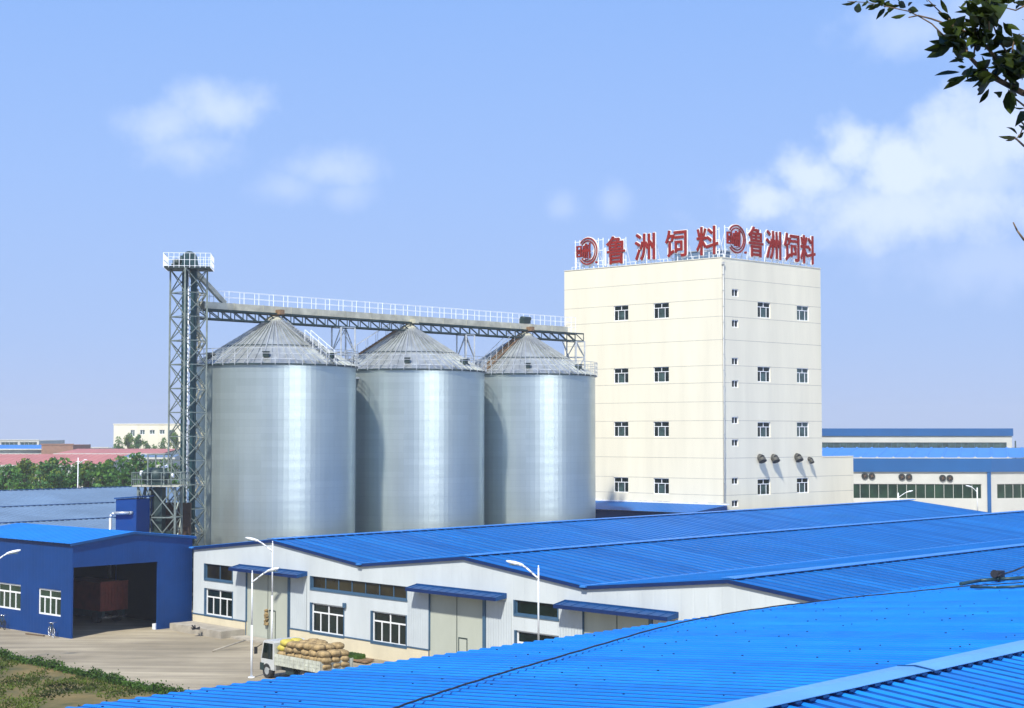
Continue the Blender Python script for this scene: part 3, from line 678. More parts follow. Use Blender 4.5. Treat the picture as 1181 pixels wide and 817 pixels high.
def lattice(m, c, U_, V_, sx, sy, z0, z1, bay, w_=.1, faces=(0, 1, 2, 3), xb=False):
    cs = [c-U_*sx/2-V_*sy/2, c+U_*sx/2-V_*sy/2, c+U_*sx/2+V_*sy/2, c-U_*sx/2+V_*sy/2]
    for q in cs: m.bar(Vector((q.x, q.y, z0)), Vector((q.x, q.y, z1)), w_*1.25)
    n = max(1, round((z1-z0)/bay))
    for i in range(n+1):
        z = z0+(z1-z0)*i/n
        for j in range(4):
            a, b = cs[j], cs[(j+1) % 4]; m.bar(Vector((a.x, a.y, z)), Vector((b.x, b.y, z)), w_*.8)
            if i < n:
                z2 = z0+(z1-z0)*(i+1)/n
                if (i+j) % 2: a, b = b, a
                m.bar(Vector((a.x, a.y, z)), Vector((b.x, b.y, z2)), w_*.7)
                if xb: m.bar(Vector((b.x, b.y, z)), Vector((a.x, a.y, z2)), w_*.6)
for px, sx in ((396, 1.6), (537, 1.1), (664, 1.3)):
    u = onw(SC[0], ROW, px, 400)[0]; q = SC[0]+ROW*u
    m = MB(); lattice(m, q, ROW, ROWN, sx, 1.3, 19.0 if px < 660 else 20.2, 23.45, 1.9, .11); 
    if px < 660: m.cbox(q+UP*18.95, 2.0, 2.2, .18, ROW)
    else: m.bar(q-ROW*2.0+UP*23.45, q-ROW*.2+UP*20.3, .1)
    m.build('support', M['galv'], br)
for k, c in enumerate(SC):      # drop spouts and gate motors over each cap
    m = MB(); m.tube(c+UP*24.0, c+UP*24.35, .3, .42, 12); m.tube(c+UP*23.9, c+UP*24.05, .45, n=12); m.cbox(c-ROWN*.7+UP*24.4, .45, .8, .4, ROW); m.build('spout', M['rust' if k != 1 else 'beige_steel'], br)
m = MB(); q = SC[2]+UP*25.2; m.cbox(q, .9, .7, .5, ROW); m.tube(q+UP*.25-ROW*.5, q+UP*.25+ROW*.7, .22, n=10); m.build('drive_motor', M['dark_steel'], br)

# ------------------------------------------------------------ elevator tower
SX = nrm(ROW.x, ROW.y)
tow = thing('elevator_tower', 'tall lattice bucket elevator tower left of the first silo', 'tower', TC)
TT = zat(311, 131.7)
m = MB(); lattice(m, TC, ROW, ROWN, 2.15, 2.15, 0, TT, 1.92, .10, xb=True); m.build('frame', M['lattice'], tow)
m = MB()    # inner zigzag stair
for i in range(14):
    z = i*1.95; a = TC+ROWN*(-.9 if i % 2 else .9)+ROW*.75; b = TC+ROWN*(.9 if i % 2 else -.9)+ROW*.75
    for s in (-.25, .25): m.bar(a+ROW*s*.9+UP*z, b+ROW*s*.9+UP*(z+1.95), .05, .12)
    m.box(b-ROW*.3-ROWN*.2+UP*(z+1.93), ROW*.6, ROWN*.4, UP*.04)
m.build('stair', M['beige_steel'], tow)
for dx in (-.28, .42):
    q = TC+Vector((1, .23, 0))*dx; m = MB(); m.cbox(q+UP*(TT/2+.2), .46, .40, TT-.2)
    for i in range(14): m.cbox(q+UP*(1+i*1.95), .54, .48, .08)
    m.build('elevator_leg', M['teal'], tow)
m = MB(); m.tube(TC+Vector((.06, -.35, .5)), TC+Vector((.06, -.35, TT)), .05, n=6); m.build('cable_duct', M['rail_white'], tow)
m = MB(); e1, e2 = nrm(1, .1), nrm(-.1, 1); m.cbox(TC+UP*(TT+.05), 3.7, 3.0, .14, e1)
m.build('platform', M['dark_steel'], tow)
m = MB(); cs = [TC+e1*sx*1.9+e2*sy*1.55+UP*TT for sx, sy in ((-1, -1), (1, -1), (1, 1), (-1, 1))]
for j in range(4):
    a, b = cs[j], cs[(j+1) % 4]
    for h in (.15, .65, 1.2): m.bar(a+UP*h, b+UP*h, .03)
    n = 9
    for i in range(n): q = a.lerp(b, i/n); m.bar(q, q+UP*1.2, .035)
m.build('railing', M['rail_white'], tow)
m = MB(); q = TC+e1*.05+UP*(TT+.12); k = 16      # rounded head
prof = [(-.62, 0), (-.62, .75)]+[(-.62*math.cos(math.pi*i/12), .75+.62*math.sin(math.pi*i/12)) for i in range(1, 12)]+[(.62, .75), (.75, 0)]
for s0 in (-.3, .3): m.face([q+e1*a+UP*b+e2*s0 for a, b in (prof if s0 < 0 else prof[::-1])])
for (a, b), (c, d) in zip(prof[:-1], prof[1:]): m.face([q+e1*a+UP*b-e2*.3, q+e1*a+UP*b+e2*.3, q+e1*c+UP*d+e2*.3, q+e1*c+UP*d-e2*.3], smooth=True)
hd = m.build('head_casing', M['teal'], tow)
m = MB(); m.tube(q-e1*1.35+UP*.45, q-e1*.7+UP*.45, .3, n=12); m.cbox(q-e1*1.0+UP*.2, .9, .5, .25, e1); m.tube(q-e1*.75+UP*.7, q-e1*.55+UP*.7, .33, n=12); m.build('motor', M['dark_steel'], tow)
m = MB(); m.bar(TC+ROW*.6+UP*(TT-.1), A0+ROW*2.3+UP*24.9, .36, .36); m.bar(TC+ROW*.3+UP*(TT-.1), TC+ROW*.9+UP*(TT-3.5), .3, .3)
m.tube(TC+ROW*.9+UP*24.0, TC+ROW*1.1+UP*21.0, .14, n=8); m.build('spout', M['beige_steel'], tow)

# lower frame with cleaning machine
LC = Dz(186, 126.5, 0); le, lf = nrm(1, -.12), nrm(.12, 1)
low = thing('cleaner_frame', 'short lattice frame with dark cleaning drum on top beside the elevator tower', 'machine frame', LC)
zt1 = zat(561, 126.5)
m = MB()
for x0, x1 in ((-1.55, -.55), (-.55, 1.45)):
    c_ = LC+le*(x0+x1)/2; lattice(m, c_, le, lf, x1-x0, 1.6, .2, zt1, 2.25 if x1 < 0 else 2.3, .12, xb=True)
m.build('frame', M['lattice'], low)
m = MB(); m.cbox(LC+le*-.05+UP*(zt1+.04), 3.8, 2.2, .09, le); m.build('platform', M['beige_steel'], low)
m = MB()
ex = [(-1.95, -1.1), (2.0, -1.1), (2.0, 1.1), (-1.95, 1.1)]
for j in range(4):
    a = LC+le*ex[j][0]+lf*ex[j][1]+UP*zt1; b = LC+le*ex[(j+1) % 4][0]+lf*ex[(j+1) % 4][1]+UP*zt1
    for h in (.55, 1.1): m.bar(a+UP*h, b+UP*h, .05)
    for i in range(5): q = a.lerp(b, i/5); m.bar(q, q+UP*1.1, .05)
m.build('railing', M['lattice'], low)
m = MB(); zz = zt1+.1
for x in (-.75, .55):
    for y in (-.9, .9): q = LC+le*x+lf*y; m.bar(q+UP*zz, q+UP*(zz+2.45), .1)
for z in (zz+2.4,): m.bar(LC-le*.75-lf*.9+UP*z, LC+le*.55-lf*.9+UP*z, .09); m.bar(LC-le*.75+lf*.9+UP*z, LC+le*.55+lf*.9+UP*z, .09); m.bar(LC-le*.75-lf*.9+UP*z, LC-le*.75+lf*.9+UP*z, .09); m.bar(LC+le*.55-lf*.9+UP*z, LC+le*.55+lf*.9+UP*z, .09)
m.build('hoist_frame', M['lattice'], low)
m = MB(); q = LC+le*-.35+UP*(zz+.75); m.tube(q-le*.7, q+le*.7, .62, n=18); m.tube(q-le*1.15, q-le*.7, .3, .55, n=14); m.tube(q+le*.7, q+le*.95, .5, .3, n=14); m.cbox(q-UP*.5, 1.5, 1.0, .4, le)
m.build('drum', M['dark_steel'], low)
for a_, b_, r_ in ((q-le*1.3+UP*.15, q-le*1.1+UP*.15, .22), (q+le*1.2, q+le*1.4, .16)): m = MB(); m.tube(a_, b_, r_, n=12); m.build('pulley', M['rail_white'], low)
m = MB(); m.tube(q+le*.4+UP*.55, q+le*.9+UP*.75, .12, n=8); m.build('inlet_pipe', M['rail_white'], low)
m = MB(); m.cbox(LC+UP*(zt1/2+1.0)-le*.2, .95, .9, zt1-2.2, le); m.hexa([LC+le*a+lf*b+UP*1.5 for a, b in ((-.2, -.2), (.3, -.2), (.3, .3), (-.2, .3))], [LC+le*a+lf*b+UP*(zt1-3.5) for a, b in ((-.9, -.7), (1.2, -.7), (1.2, .7), (-.9, .7))]); m.build('hopper', M['dark_steel'], low)
m = MB(); m.box(LC-le*2.0+lf*1.6, le*3.9, lf*.3, UP*(zat(580, 128))); m.build('back_panel', M['old_panel'], low)

# blue pump box with bent pipe
BO = D(133.4, 611, 124); zt_ = zat(576, 124)
m = MB(); bx = thing('blue_booth', 'tall narrow blue steel booth left of the lattice frames', 'booth', (BO.x, BO.y, 0))
B0 = Vector((BO.x, BO.y, 0)); bu, bv = nrm(1, -.05), nrm(.35, 1)
m.box(B0, bu*1.6, bv*2.2, UP*zt_); m.build('wall', M['blue_wall'], bx)
m = MB(); m.hexa([B0+bu*a+bv*b+UP*(zt_+.01+.12*max(a, 0)/1.7) for a, b in ((-.1, -.1), (1.7, -.1), (1.7, 2.3), (-.1, 2.3))], [B0+bu*a+bv*b+UP*(zt_+.12+.12*max(a, 0)/1.7) for a, b in ((-.1, -.1), (1.7, -.1), (1.7, 2.3), (-.1, 2.3))]); m.build('roof', M['blue_trim'], bx)
q = B0-bv*.25; m = MB(); zc_ = zat(592, 124)
m.path([q-bu*.28+UP*3, q-bu*.28+UP*(zc_-.35), q-bu*.2+UP*(zc_-.1), q+bu*.05+UP*zc_, q+bu*1.2+UP*(zc_+.03), q+bu*1.25+bv*.3+UP*(zc_+.03)], .13, 10); m.build('pipe', M['galv'], bx)

# ------------------------------------------------------------ cream feed mill
MC = Dz(833.5, 170, 0); ML = nrm(2060, -1850); MR = nrm(2010, 1850)   # ML: along left face towards the corner; MR: along right face away
MNL = Vector((ML.y, -ML.x, 0)); MNR = Vector((MR.y, -MR.x, 0))
fl = lambda px, py: onw(MC, ML, px, py)
fr = lambda px, py: onw(MC, MR, px, py)
MT = fr(833.5, 297.3)[1]; uL = fl(651, 400)[0]; uR = fr(947, 400)[0]; uR2, zW = fr(984, 527)
mill = thing('feed_mill', 'tall cream feed mill tower with small windows and red rooftop lettering', 'mill', MC)
hl, hr = [], []
for ys in ((352.5, 370, 349.5, 367.5), (425, 442.3, 423.3, 441), (486.5, 503.8, 486.5, 504), (550.7, 568, 551.9, 570)):
    for (x0, x1), (y0, y1) in zip(((707.8, 724.6), (753.6, 771.4)), (ys[:2], ys[2:])):
        a, z1 = fl(x0, y0); b, _ = fl(x1, y0); z0 = fl((x0+x1)/2, y1)[1]; z1 = fl((x0+x1)/2, y0)[1]; hl.append((a, b, z0, z1, 'mill'))
for ys in ((348.6, 366.8, 352.9, 370), (423, 440.7, 424.8, 442), (487, 504.5, 487, 504.2), (552.6, 571, 551.3, 568.6)):
    for (x0, x1), (y0, y1) in zip(((873.8, 888.6), (919.1, 932.8)), (ys[:2], ys[2:])):
        a, _ = fr(x0, y0); b, _ = fr(x1, y0); z0 = fr((x0+x1)/2, y1)[1]; z1 = fr((x0+x1)/2, y0)[1]; hr.append((a, b, z0, z1, 'mill'))
for yc in (338, 373.5, 417, 443, 485, 511, 555, 581): a, z0 = fr(844.2, yc+4); b, z1 = fr(851.6, yc-4); hr.append((a, b, z0, z1, 'two'))
joints = [zat(y, 170) for y in (321, 345, 365, 392, 421.5, 441.5, 463.5, 485.5, 506, 529, 553, 572, 596)]
m = MB()
m.wall(MC, ML, MNL, uL, 0, 0, MT, [h[:4] for h in hl], 0, .13); m.wall(MC, MR, MNR, 0, uR, 0, MT, [h[:4] for h in hr if h[1] < uR], 0, .13)
MB_ = MC+ML*uL; m.wall(MB_, MR, -MNR, 0, uR, 0, MT); m.wall(MC+MR*uR, ML, -MNL, uL, 0, 0, MT)
m.wall(MC+MR*uR, MR, MNR, .0, uR2-uR, 0, zW)
m.wall(MC+MR*uR2, ML, -MNL, -9, 0, 0, zW); m.face([MC+MR*uR+UP*zW, MC+MR*uR2+UP*zW, MC+MR*uR2-ML*9+UP*zW, MC+MR*uR-ML*9+UP*zW])
m.face([MC+UP*(MT-.9), MC+MR*uR+UP*(MT-.9), MC+MR*uR+ML*uL+UP*(MT-.9), MC+ML*uL+UP*(MT-.9)])
def segs(lo, hi, hs, z):
    s = [(lo, hi)]
    for h in hs:
        if h[2]-.05 < z < h[3]+.05:
            n = []
            for a, b in s:
                if h[1] <= a or h[0] >= b: n.append((a, b)); continue
                if h[0] > a: n.append((a, h[0]))
                if h[1] < b: n.append((h[1], b))
            s = n
    return s
for z in joints:
    for a, b in segs(uL, 0, hl, z): m.box(MC+ML*a+UP*z-MNL*.02, ML*(b-a), UP*.05, MNL*.025, 1)
    for a, b in segs(0, uR if z > zW else uR2, hr, z): m.box(MC+MR*a+UP*z-MNR*.02, MR*(b-a), UP*.05, MNR*.025, 1)
m.box(MC+MR*uR+UP*zW-MNR*.02, MR*(uR2-uR), UP*.12, MNR*.06); m.box(MC+ML*uL+UP*(MT-.0)-MNL*.3, ML*(-uL), UP*.07, MNL*.36); m.box(MC+UP*(MT-.0)+MNR*.06, MR*uR, UP*.07, -MNR*.36)
m.build('wall', [M['mill_wall'], M['mill_joint']], mill)
for h in hl: window(mill, MC, ML, MNL, *h[:4], h[4], .13, 'glass')
for i, h in enumerate(hr): window(mill, MC, MR, MNR, *h[:4], h[4], .13, 'glass_pale' if i in (1, 3, 5) else 'glass', name='window' if h[4] == 'mill' else 'small_window')
m = MB(); q = MC+MNR*.12+MR*.12; m.tube(q+UP*1, q+UP*(MT-.5), .07, n=6)
for i in range(18): m.cbox(q+UP*(2+i*1.7), .22, .16, .07, MR)
m.cbox(q+UP*(MT-.6), .3, .22, .3, MR); m.build('downpipe', M['far_white'], mill)
for (px, py, r_) in ((876, 528, .40), (891.5, 528, .40), (918.5, 527, .40), (932.8, 529.5, .24)):
    a, z = fr(px, py); q = MC+MR*a+UP*z; m = MB()
    pts = [q-MNR*.1, q+MNR*.12, q+MNR*.34-UP*.08-MR*.03, q+MNR*.5-UP*.36-MR*.08]
    m.path([p_+MR*0 for p_ in pts], r_, 16); e_ = (pts[-1]-pts[-2]).normalized(); m.tube(pts[-1]-e_*.04, pts[-1]+e_*.06, r_*1.1, n=16, mi=0)
    m.tube(pts[-1]+e_*.05, pts[-1]+e_*.07, r_*.9, n=16, mi=1); m.build('exhaust_elbow', [M['elbow'], M['rubber']], mill)
# roof clutter on the mill
q = MC+ML*uL*.33+MR*4+UP*(MT-.9); t_ = thing('roof_tank', 'grey blue water tank on the mill roof behind the lettering', 'tank', q)
m = MB(); m.box(q-ML*2.2, ML*5.5, MR*2.5, UP*2.3); 
for i in range(12): m.box(q-ML*2.2+ML*(i*.48)-MR*.04, ML*.06, MR*.05, UP*2.3)
m.build('tank_wall', M['roof_grey'], t_)
m = MB(); m.box(q-ML*2.3-MR*.1+UP*2.3, ML*5.7, MR*2.7, UP*.1); m.build('lid', M['galv'], t_)
m = MB()
for O_, U_, l0, l1, n_ in ((MC, ML, uL+.4, -.4, MNL), (MC, MR, .4, uR-.4, MNR)):
    for h in (.5, 1.0, 1.4): m.bar(O_+U_*l0-n_*.9+UP*(MT-.9+h), O_+U_*l1-n_*.9+UP*(MT-.9+h), .05)
    n = 16
    for i in range(n+1): q = O_+U_*(l0+(l1-l0)*i/n)-n_*.9+UP*(MT-.9); m.bar(q, q+UP*1.4, .06)
m.build('roof_railing', M['rail_white'], mill)

# ------------------------------------------------------------ rooftop lettering
def glyph(ch, off, ext):
    cu = bpy.data.curves.new('sign_glyph', 'FONT'); cu.body = ch; cu.offset = off; cu.extrude = ext
    ob = bpy.data.objects.new('sign_glyph', cu); col.objects.link(ob); bpy.context.view_layer.update()
    me = bpy.data.meshes.new_from_object(ob.evaluated_get(bpy.context.evaluated_depsgraph_get()))
    vs_ = [v.co.copy() for v in me.vertices]; fs = [tuple(p.vertices) for p in me.polygons]
    bpy.data.objects.remove(ob); bpy.data.curves.remove(cu); bpy.data.meshes.remove(me)
    return vs_, fs
def sign_support(parent, O, U_, n_, u0, u1, z0, z1, roofz, dens=2):
    m = MB(); W_ = u1-u0
    for i in range(dens+1):
        q = O+U_*(u0+.08+(W_-.16)*i/dens)-n_*.28; m.bar(Vector((q.x, q.y, roofz)), Vector((q.x, q.y, z1-.15)), .08)
        m.bar(Vector((q.x, q.y, z0+(z1-z0)*.7)), Vector((q.x, q.y, roofz))-n_*1.3, .07); m.bar(Vector((q.x, q.y, roofz+.1)), Vector((q.x, q.y, roofz+.1))-n_*1.3, .07)
    for f in (.12, .5, .88): z = z0+(z1-z0)*f; m.bar(O+U_*u0-n_*.28+UP*z, O+U_*u1-n_*.28+UP*z, .07)
    m.bar(O+U_*u0-n_*.28+UP*(roofz+.35), O+U_*u1-n_*.28+UP*(roofz+.35), .07)
    m.build('support_frame', M['rail_white'], parent)
ZROOF = MT-.88
def sign_char(ch, O, U_, n_, fn, x0, y0, x1, y1, label):
    u0, _ = fn(x0, y0); u1, _ = fn(x1, y0); z1 = fn((x0+x1)/2, y0)[1]; z0 = fn((x0+x1)/2, y1)[1]
    O = O-n_*.35
    q = O+U_*(u0+u1)/2; t_ = thing('sign_character', label, 'sign', Vector((q.x, q.y, z0)), 'red rooftop characters')
    v, f = glyph(ch, .0, .5); xs = [a.x for a in v]; ys = [a.y for a in v]; bx0, bx1, by0, by1 = min(xs), max(xs), min(ys), max(ys)
    def put(d0, d1, rad, cnt, name, mt_):
        m = MB()
        for k in range(cnt):
            ox, oz = rad*math.cos(k*2*math.pi/cnt+.3), rad*math.sin(k*2*math.pi/cnt+.3); e_ = .002*k; n0 = len(m.v)
            m.v += [O+U_*(u0+ox+(a.x-bx0)/(bx1-bx0)*(u1-u0))+UP*(z0+oz+(a.y-by0)/(by1-by0)*(z1-z0))+n_*(d1+e_ if a.z > 0 else d0-e_) for a in v]
            m.f += [tuple(n0+i for i in x) for x in f]
        m.m = [0]*len(m.f); m.uv = [[(0, 0)]*len(x) for x in m.f]; m.sm = [False]*len(m.f); return m.build(name, mt_, t_)
    put(.0, .09, .045, 6, 'letter_face', M['red_letter'])
    put(-.12, -.05, .13, 9, 'letter_back', M['white_letter'])
    sign_support(t_, O, U_, n_, u0, u1, z0, z1, ZROOF)
WHERE = ('first character 鲁, beside the emblem', 'second character 洲', 'third character 饲', 'last character 料')
for i_, (ch, b) in enumerate(zip('鲁洲饲料', ((697.5, 272.5, 718.5, 304), (730.5, 269.3, 753, 299.5), (765.5, 265.3, 789.5, 296), (801.5, 261.3, 826, 293.3)))):
    sign_char(ch, MC, ML, MNL, fl, *b, '%s of the wide red rooftop sign on the left face' % WHERE[i_])
for i_, (ch, b) in enumerate(zip('鲁洲饲料', ((866, 262, 882.5, 296), (886.3, 266.5, 903, 298.5), (907, 269.5, 924, 301), (926, 272, 942.5, 304)))):
    sign_char(ch, MC, MR, MNR, fr, *b, '%s of the tightly spaced red rooftop sign on the right face' % WHERE[i_])
def emblem(O, U_, n_, fn, x0, y0, x1, y1, label, dens):
    u0 = fn(x0, y0)[0]; u1 = fn(x1, y0)[0]; z1 = fn((x0+x1)/2, y0)[1]; z0 = fn((x0+x1)/2, y1)[1]; O = O-n_*.35
    q = O+U_*(u0+u1)/2; t_ = thing('sign_emblem', label, 'sign', Vector((q.x, q.y, z0)), 'round rooftop emblems')
    pt_ = lambda a, b, n=0: O+U_*(u0+(u1-u0)*a)+UP*(z0+(z1-z0)*b)+n_*n      # 0..1 square
    def arc(m, r, a0, a1, w_, d0, d1, k=28):
        for i in range(k):
            t0, t1 = R(a0+(a1-a0)*i/k), R(a0+(a1-a0)*(i+1)/k)
            P_ = lambda t, rr, n: pt_(.55+rr*math.cos(t), .5+rr*math.sin(t), n)
            m.hexa([P_(t0, r-w_, d0), P_(t1, r-w_, d0), P_(t1, r, d0), P_(t0, r, d0)], [P_(t0, r-w_, d1), P_(t1, r-w_, d1), P_(t1, r, d1), P_(t0, r, d1)])
    m = MB(); arc(m, .5, -140, 140, .045, 0, .1); arc(m, .40, -140, 140, .035, 0, .1); m.build('ring', M['red_letter'], t_)
    m = MB(); arc(m, .53, -144, 144, .22, -.12, -.02); m.build('ring_back', M['white_letter'], t_)
    m = MB()   # inner mark: a boxed block at the left and three upright strokes crossed by a thick bar
    def st(a, b, c, d): m.hexa([pt_(a, b, 0), pt_(c, b, 0), pt_(c, d, 0), pt_(a, d, 0)], [pt_(a, b, .2), pt_(c, b, .2), pt_(c, d, .2), pt_(a, d, .2)])
    for s in ((0, .30, .05, .72), (.20, .30, .25, .72), (.05, .30, .20, .36), (.05, .41, .20, .46), (.05, .53, .20, .58), (.05, .66, .20, .72), (.105, .46, .145, .53)): st(*s)
    def sl(a, b, c, d, w_): m.hexa([pt_(a, b, .02), pt_(a+w_, b, .02), pt_(c+w_, d, .02), pt_(c, d, .02)], [pt_(a, b, .21), pt_(a+w_, b, .21), pt_(c+w_, d, .21), pt_(c, d, .21)])
    sl(.30, .30, .34, .70, .05); sl(.40, .24, .46, .78, .06); sl(.52, .24, .55, .74, .05); sl(.64, .22, .66, .80, .05); st(.30, .47, .68, .58); sl(.33, .60, .42, .70, .08)
    sl(.36, .17, .58, .22, .08)
    m.build('mark', M['red_letter'], t_)
    m = MB(); c_ = pt_(1.02, .06); m.tube(c_, c_+n_*.2, .13, n=14); m.build('dot', M['red_letter'], t_)
    sign_support(t_, O, U_, n_, u0-(.6 if dens > 3 else 0), u1+(.8 if dens > 3 else 0), z0, z1, ZROOF, dens)
    if dens > 3:
        m = MB()
        for i in range(5): m.box(pt_(-.2+i*.38, -.08, -.32), U_*.25, UP*((z1-z0)*random.uniform(.5, .75)), n_*.03)
        m.build('backing_sheet', M['white_letter'], t_)
emblem(MC, ML, MNL, fl, 663.5, 274, 685.8, 305.5, 'round red emblem with scaffold at the left end of the mill roof', 6)
emblem(MC, MR, MNR, fr, 840.5, 259, 861.3, 292, 'round red emblem on the mill roof nearest the front corner', 3)

# ------------------------------------------------------------ lean-to beside the mill
an = thing('lean_to', 'blue lean-to shed along the foot of the mill left face', 'shed', MC+ML*uL*.5+MNL*3)
zh = zat(583, 170); w_ = 6.5; zl = 5.85
rO = MC+ML*.5
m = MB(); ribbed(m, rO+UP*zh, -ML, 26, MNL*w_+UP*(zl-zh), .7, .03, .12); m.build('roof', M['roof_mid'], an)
m = MB(); m.face([rO, rO+MNL*w_, rO+MNL*w_+UP*(zl-.05), rO+UP*(zh-.05)], 0, [(0, 0), (w_, 0), (w_, 5), (0, 5)]); m.wall(rO+MNL*(w_-.9), ML, MNL, -26, 0, 0, zl-.1); m.build('wall', M['blue_wall'], an)
m = MB(); m.box(rO+UP*(zh+.02)-MNL*.45, -ML*26, MNL*.5, UP*.14)
rnd = random.Random(2)
for i in range(40): q = rO-ML*rnd.uniform(0, 25)+UP*(zh+.16)-MNL*.1; m.cbox(q, rnd.uniform(.2, .7), .2, rnd.uniform(.04, .14), ML, 1)
m.build('flashing', [M['white_letter'], M['galv']], an)

# ------------------------------------------------------------ halls behind at the right
def hall(label, D0, xl, xr, ytop, yfb, yw0, yw1, fans, xcorner=None, far=False, loc_off=0):
    O = Dz(xl, D0, 0); z1, z2, z3, z4 = zat(ytop, D0), zat(yfb, D0), zat(yw0, D0), zat(yw1, D0)
    return O, z1, z2, z3, z4
# near hall: front wall facing us, corner at px 1140
HC = Dz(1140, 228, 0); HF = nrm(-3400, 260)       # along the front to the left
HFn = Vector((HF.y, -HF.x, 0)); 
if HFn.y > 0: HFn = -HFn
HS = nrm(1.0, .28); HSn = Vector((HS.y, -HS.x, 0))
if HSn.y > 0: HSn = -HSn
zt_, zf, zw1, zw0 = zat(529, 228), zat(544.5, 228), zat(558.5, 228), zat(575.5, 228)
h1 = thing('hall', 'white hall with blue fascia, green strip windows and round fans right of the mill', 'hall', HC)
m = MB(); wlist = []
ua, ub = onw(HC, HF, 1132, 560)[0], onw(HC, HF, 960, 560)[0]; sa = onw(HC, HS, 1150, 560)[0]
m.wall(HC, HF, HFn, 0, 60, 0, zf, [(ua, ub, zw0, zw1)], 0, .12); m.wall(HC, HS, HSn, 0, 40, 0, zf, [(sa, 38, zw0, zw1)], 0, .12)
m.wall(HC+HF*60, HS, -HF, 0, 40, 0, zf); m.wall(HC+HS*40, HF, -HFn, 0, 60, 0, zf)
m.build('wall', M['far_white'], h1)
m = MB(); m.box(HC+UP*zf+HFn*.25-HF*.3, HF*60, UP*(zt_-zf), -HFn*.3); m.box(HC+UP*zf+HSn*.25+HS*.05, HS*40, UP*(zt_-zf), -HSn*.3); m.build('fascia', M['far_blue'], h1)
m = MB(); m.box(HC+HFn*.05-HF*.2, HF*.5, UP*zf, HFn*.12); m.box(HC+HSn*.06, HS*.2, UP*zf, HSn*.1); m.build('corner_post', M['far_blue'], h1)
q0, q1, q2, q3 = HC+UP*(zt_-.05), HC+HF*60+UP*(zt_-.05), HC+HF*60+HS*40+UP*(zt_+.6), HC+HS*40+UP*(zt_-.05)
m = MB(); back = nrm(.3, 1)*46
A_ = HC+UP*(zt_-.05)+back*.5+UP*1.25+HS*34; ribbed(m, A_, HF, 94, -back*.5-UP*1.25, 2.4, .12, .5); m.face([A_, A_+HF*94, A_+HF*94+back*.5-UP*1.25, A_+back*.5-UP*1.25]); m.build('roof', M['cap_mid'], h1)
for (O_, U_, n_, a, b) in ((HC, HF, HFn, ua, ub), (HC, HS, HSn, sa, 38)):
    window(h1, O_, U_, n_, a, b, zw0, zw1, 'strip', .12, 'glass_green', 'far_white', 'strip_window', .06)
for px in (997.3, 1005.4, 1040, 1048.2, 1087, 1095.3):
    a, z = onw(HC, HF, px, 549+ (px-997)*.028); q = HC+HF*a+UP*z; m = MB(); m.tube(q-HFn*.05, q+HFn*.18, .47, n=20); m.tube(q+HFn*.17, q+HFn*.2, .40, n=20, mi=1)
    fn_ = m.build('wall_fan', [M['dark_steel'], M['rubber']], h1)
    m = MB(); m.tube(q+HFn*.2, q+HFn*.24, .1, n=10)
    for k in range(4): e_ = HF*math.cos(k*math.pi/2+.4)+UP*math.sin(k*math.pi/2+.4); m.bar(q+HFn*.21, q+HFn*.21+e_*.38, .1, .02)
    m.build('fan_blade', M['rust'], fn_)
# far hall
HC2 = Dz(1167, 330, 0); H2 = Vector((-1, 0.02, 0)).normalized(); H2n = Vector((0, -1, 0))
zt_, zf, zw1, zw0 = zat(494.3, 330), zat(503, 330), zat(510.5, 330), zat(519.5, 330)
h2 = thing('hall', 'farthest long white hall with blue fascia above the nearer hall roof', 'hall', HC2)
m = MB(); a, b = onw(HC2, H2, 1161, 510)[0], 60
m.wall(HC2, H2, H2n, 0, 62, 0, zf, [(a, b, zw0, zw1)], 0, .12); m.wall(HC2, Vector((0, 1, 0)), Vector((1, 0, 0)), 0, 30, 0, zf); m.wall(HC2+H2*62, Vector((0, 1, 0)), Vector((-1, 0, 0)), 0, 30, 0, zf); m.wall(HC2+Vector((0, 30, 0)), H2, -H2n, 0, 62, 0, zf)
m.build('wall', M['far_white'], h2)
m = MB(); m.box(HC2+UP*zf+H2n*.25-H2*.2, H2*62.4, UP*(zt_-zf), Vector((0, 30.5, 0))); m.build('fascia', M['far_blue'], h2)
window(h2, HC2, H2, H2n, a, b, zw0, zw1, 'strip', .12, 'glass_pale', 'slate_trim', 'strip_window', .06)
m = MB(); m.tube(HC2+Vector((.6, -.3, 0)), HC2+Vector((.6, -.3, zf-1)), .15, n=6); m.build('downpipe', M['dark_steel'], h2)

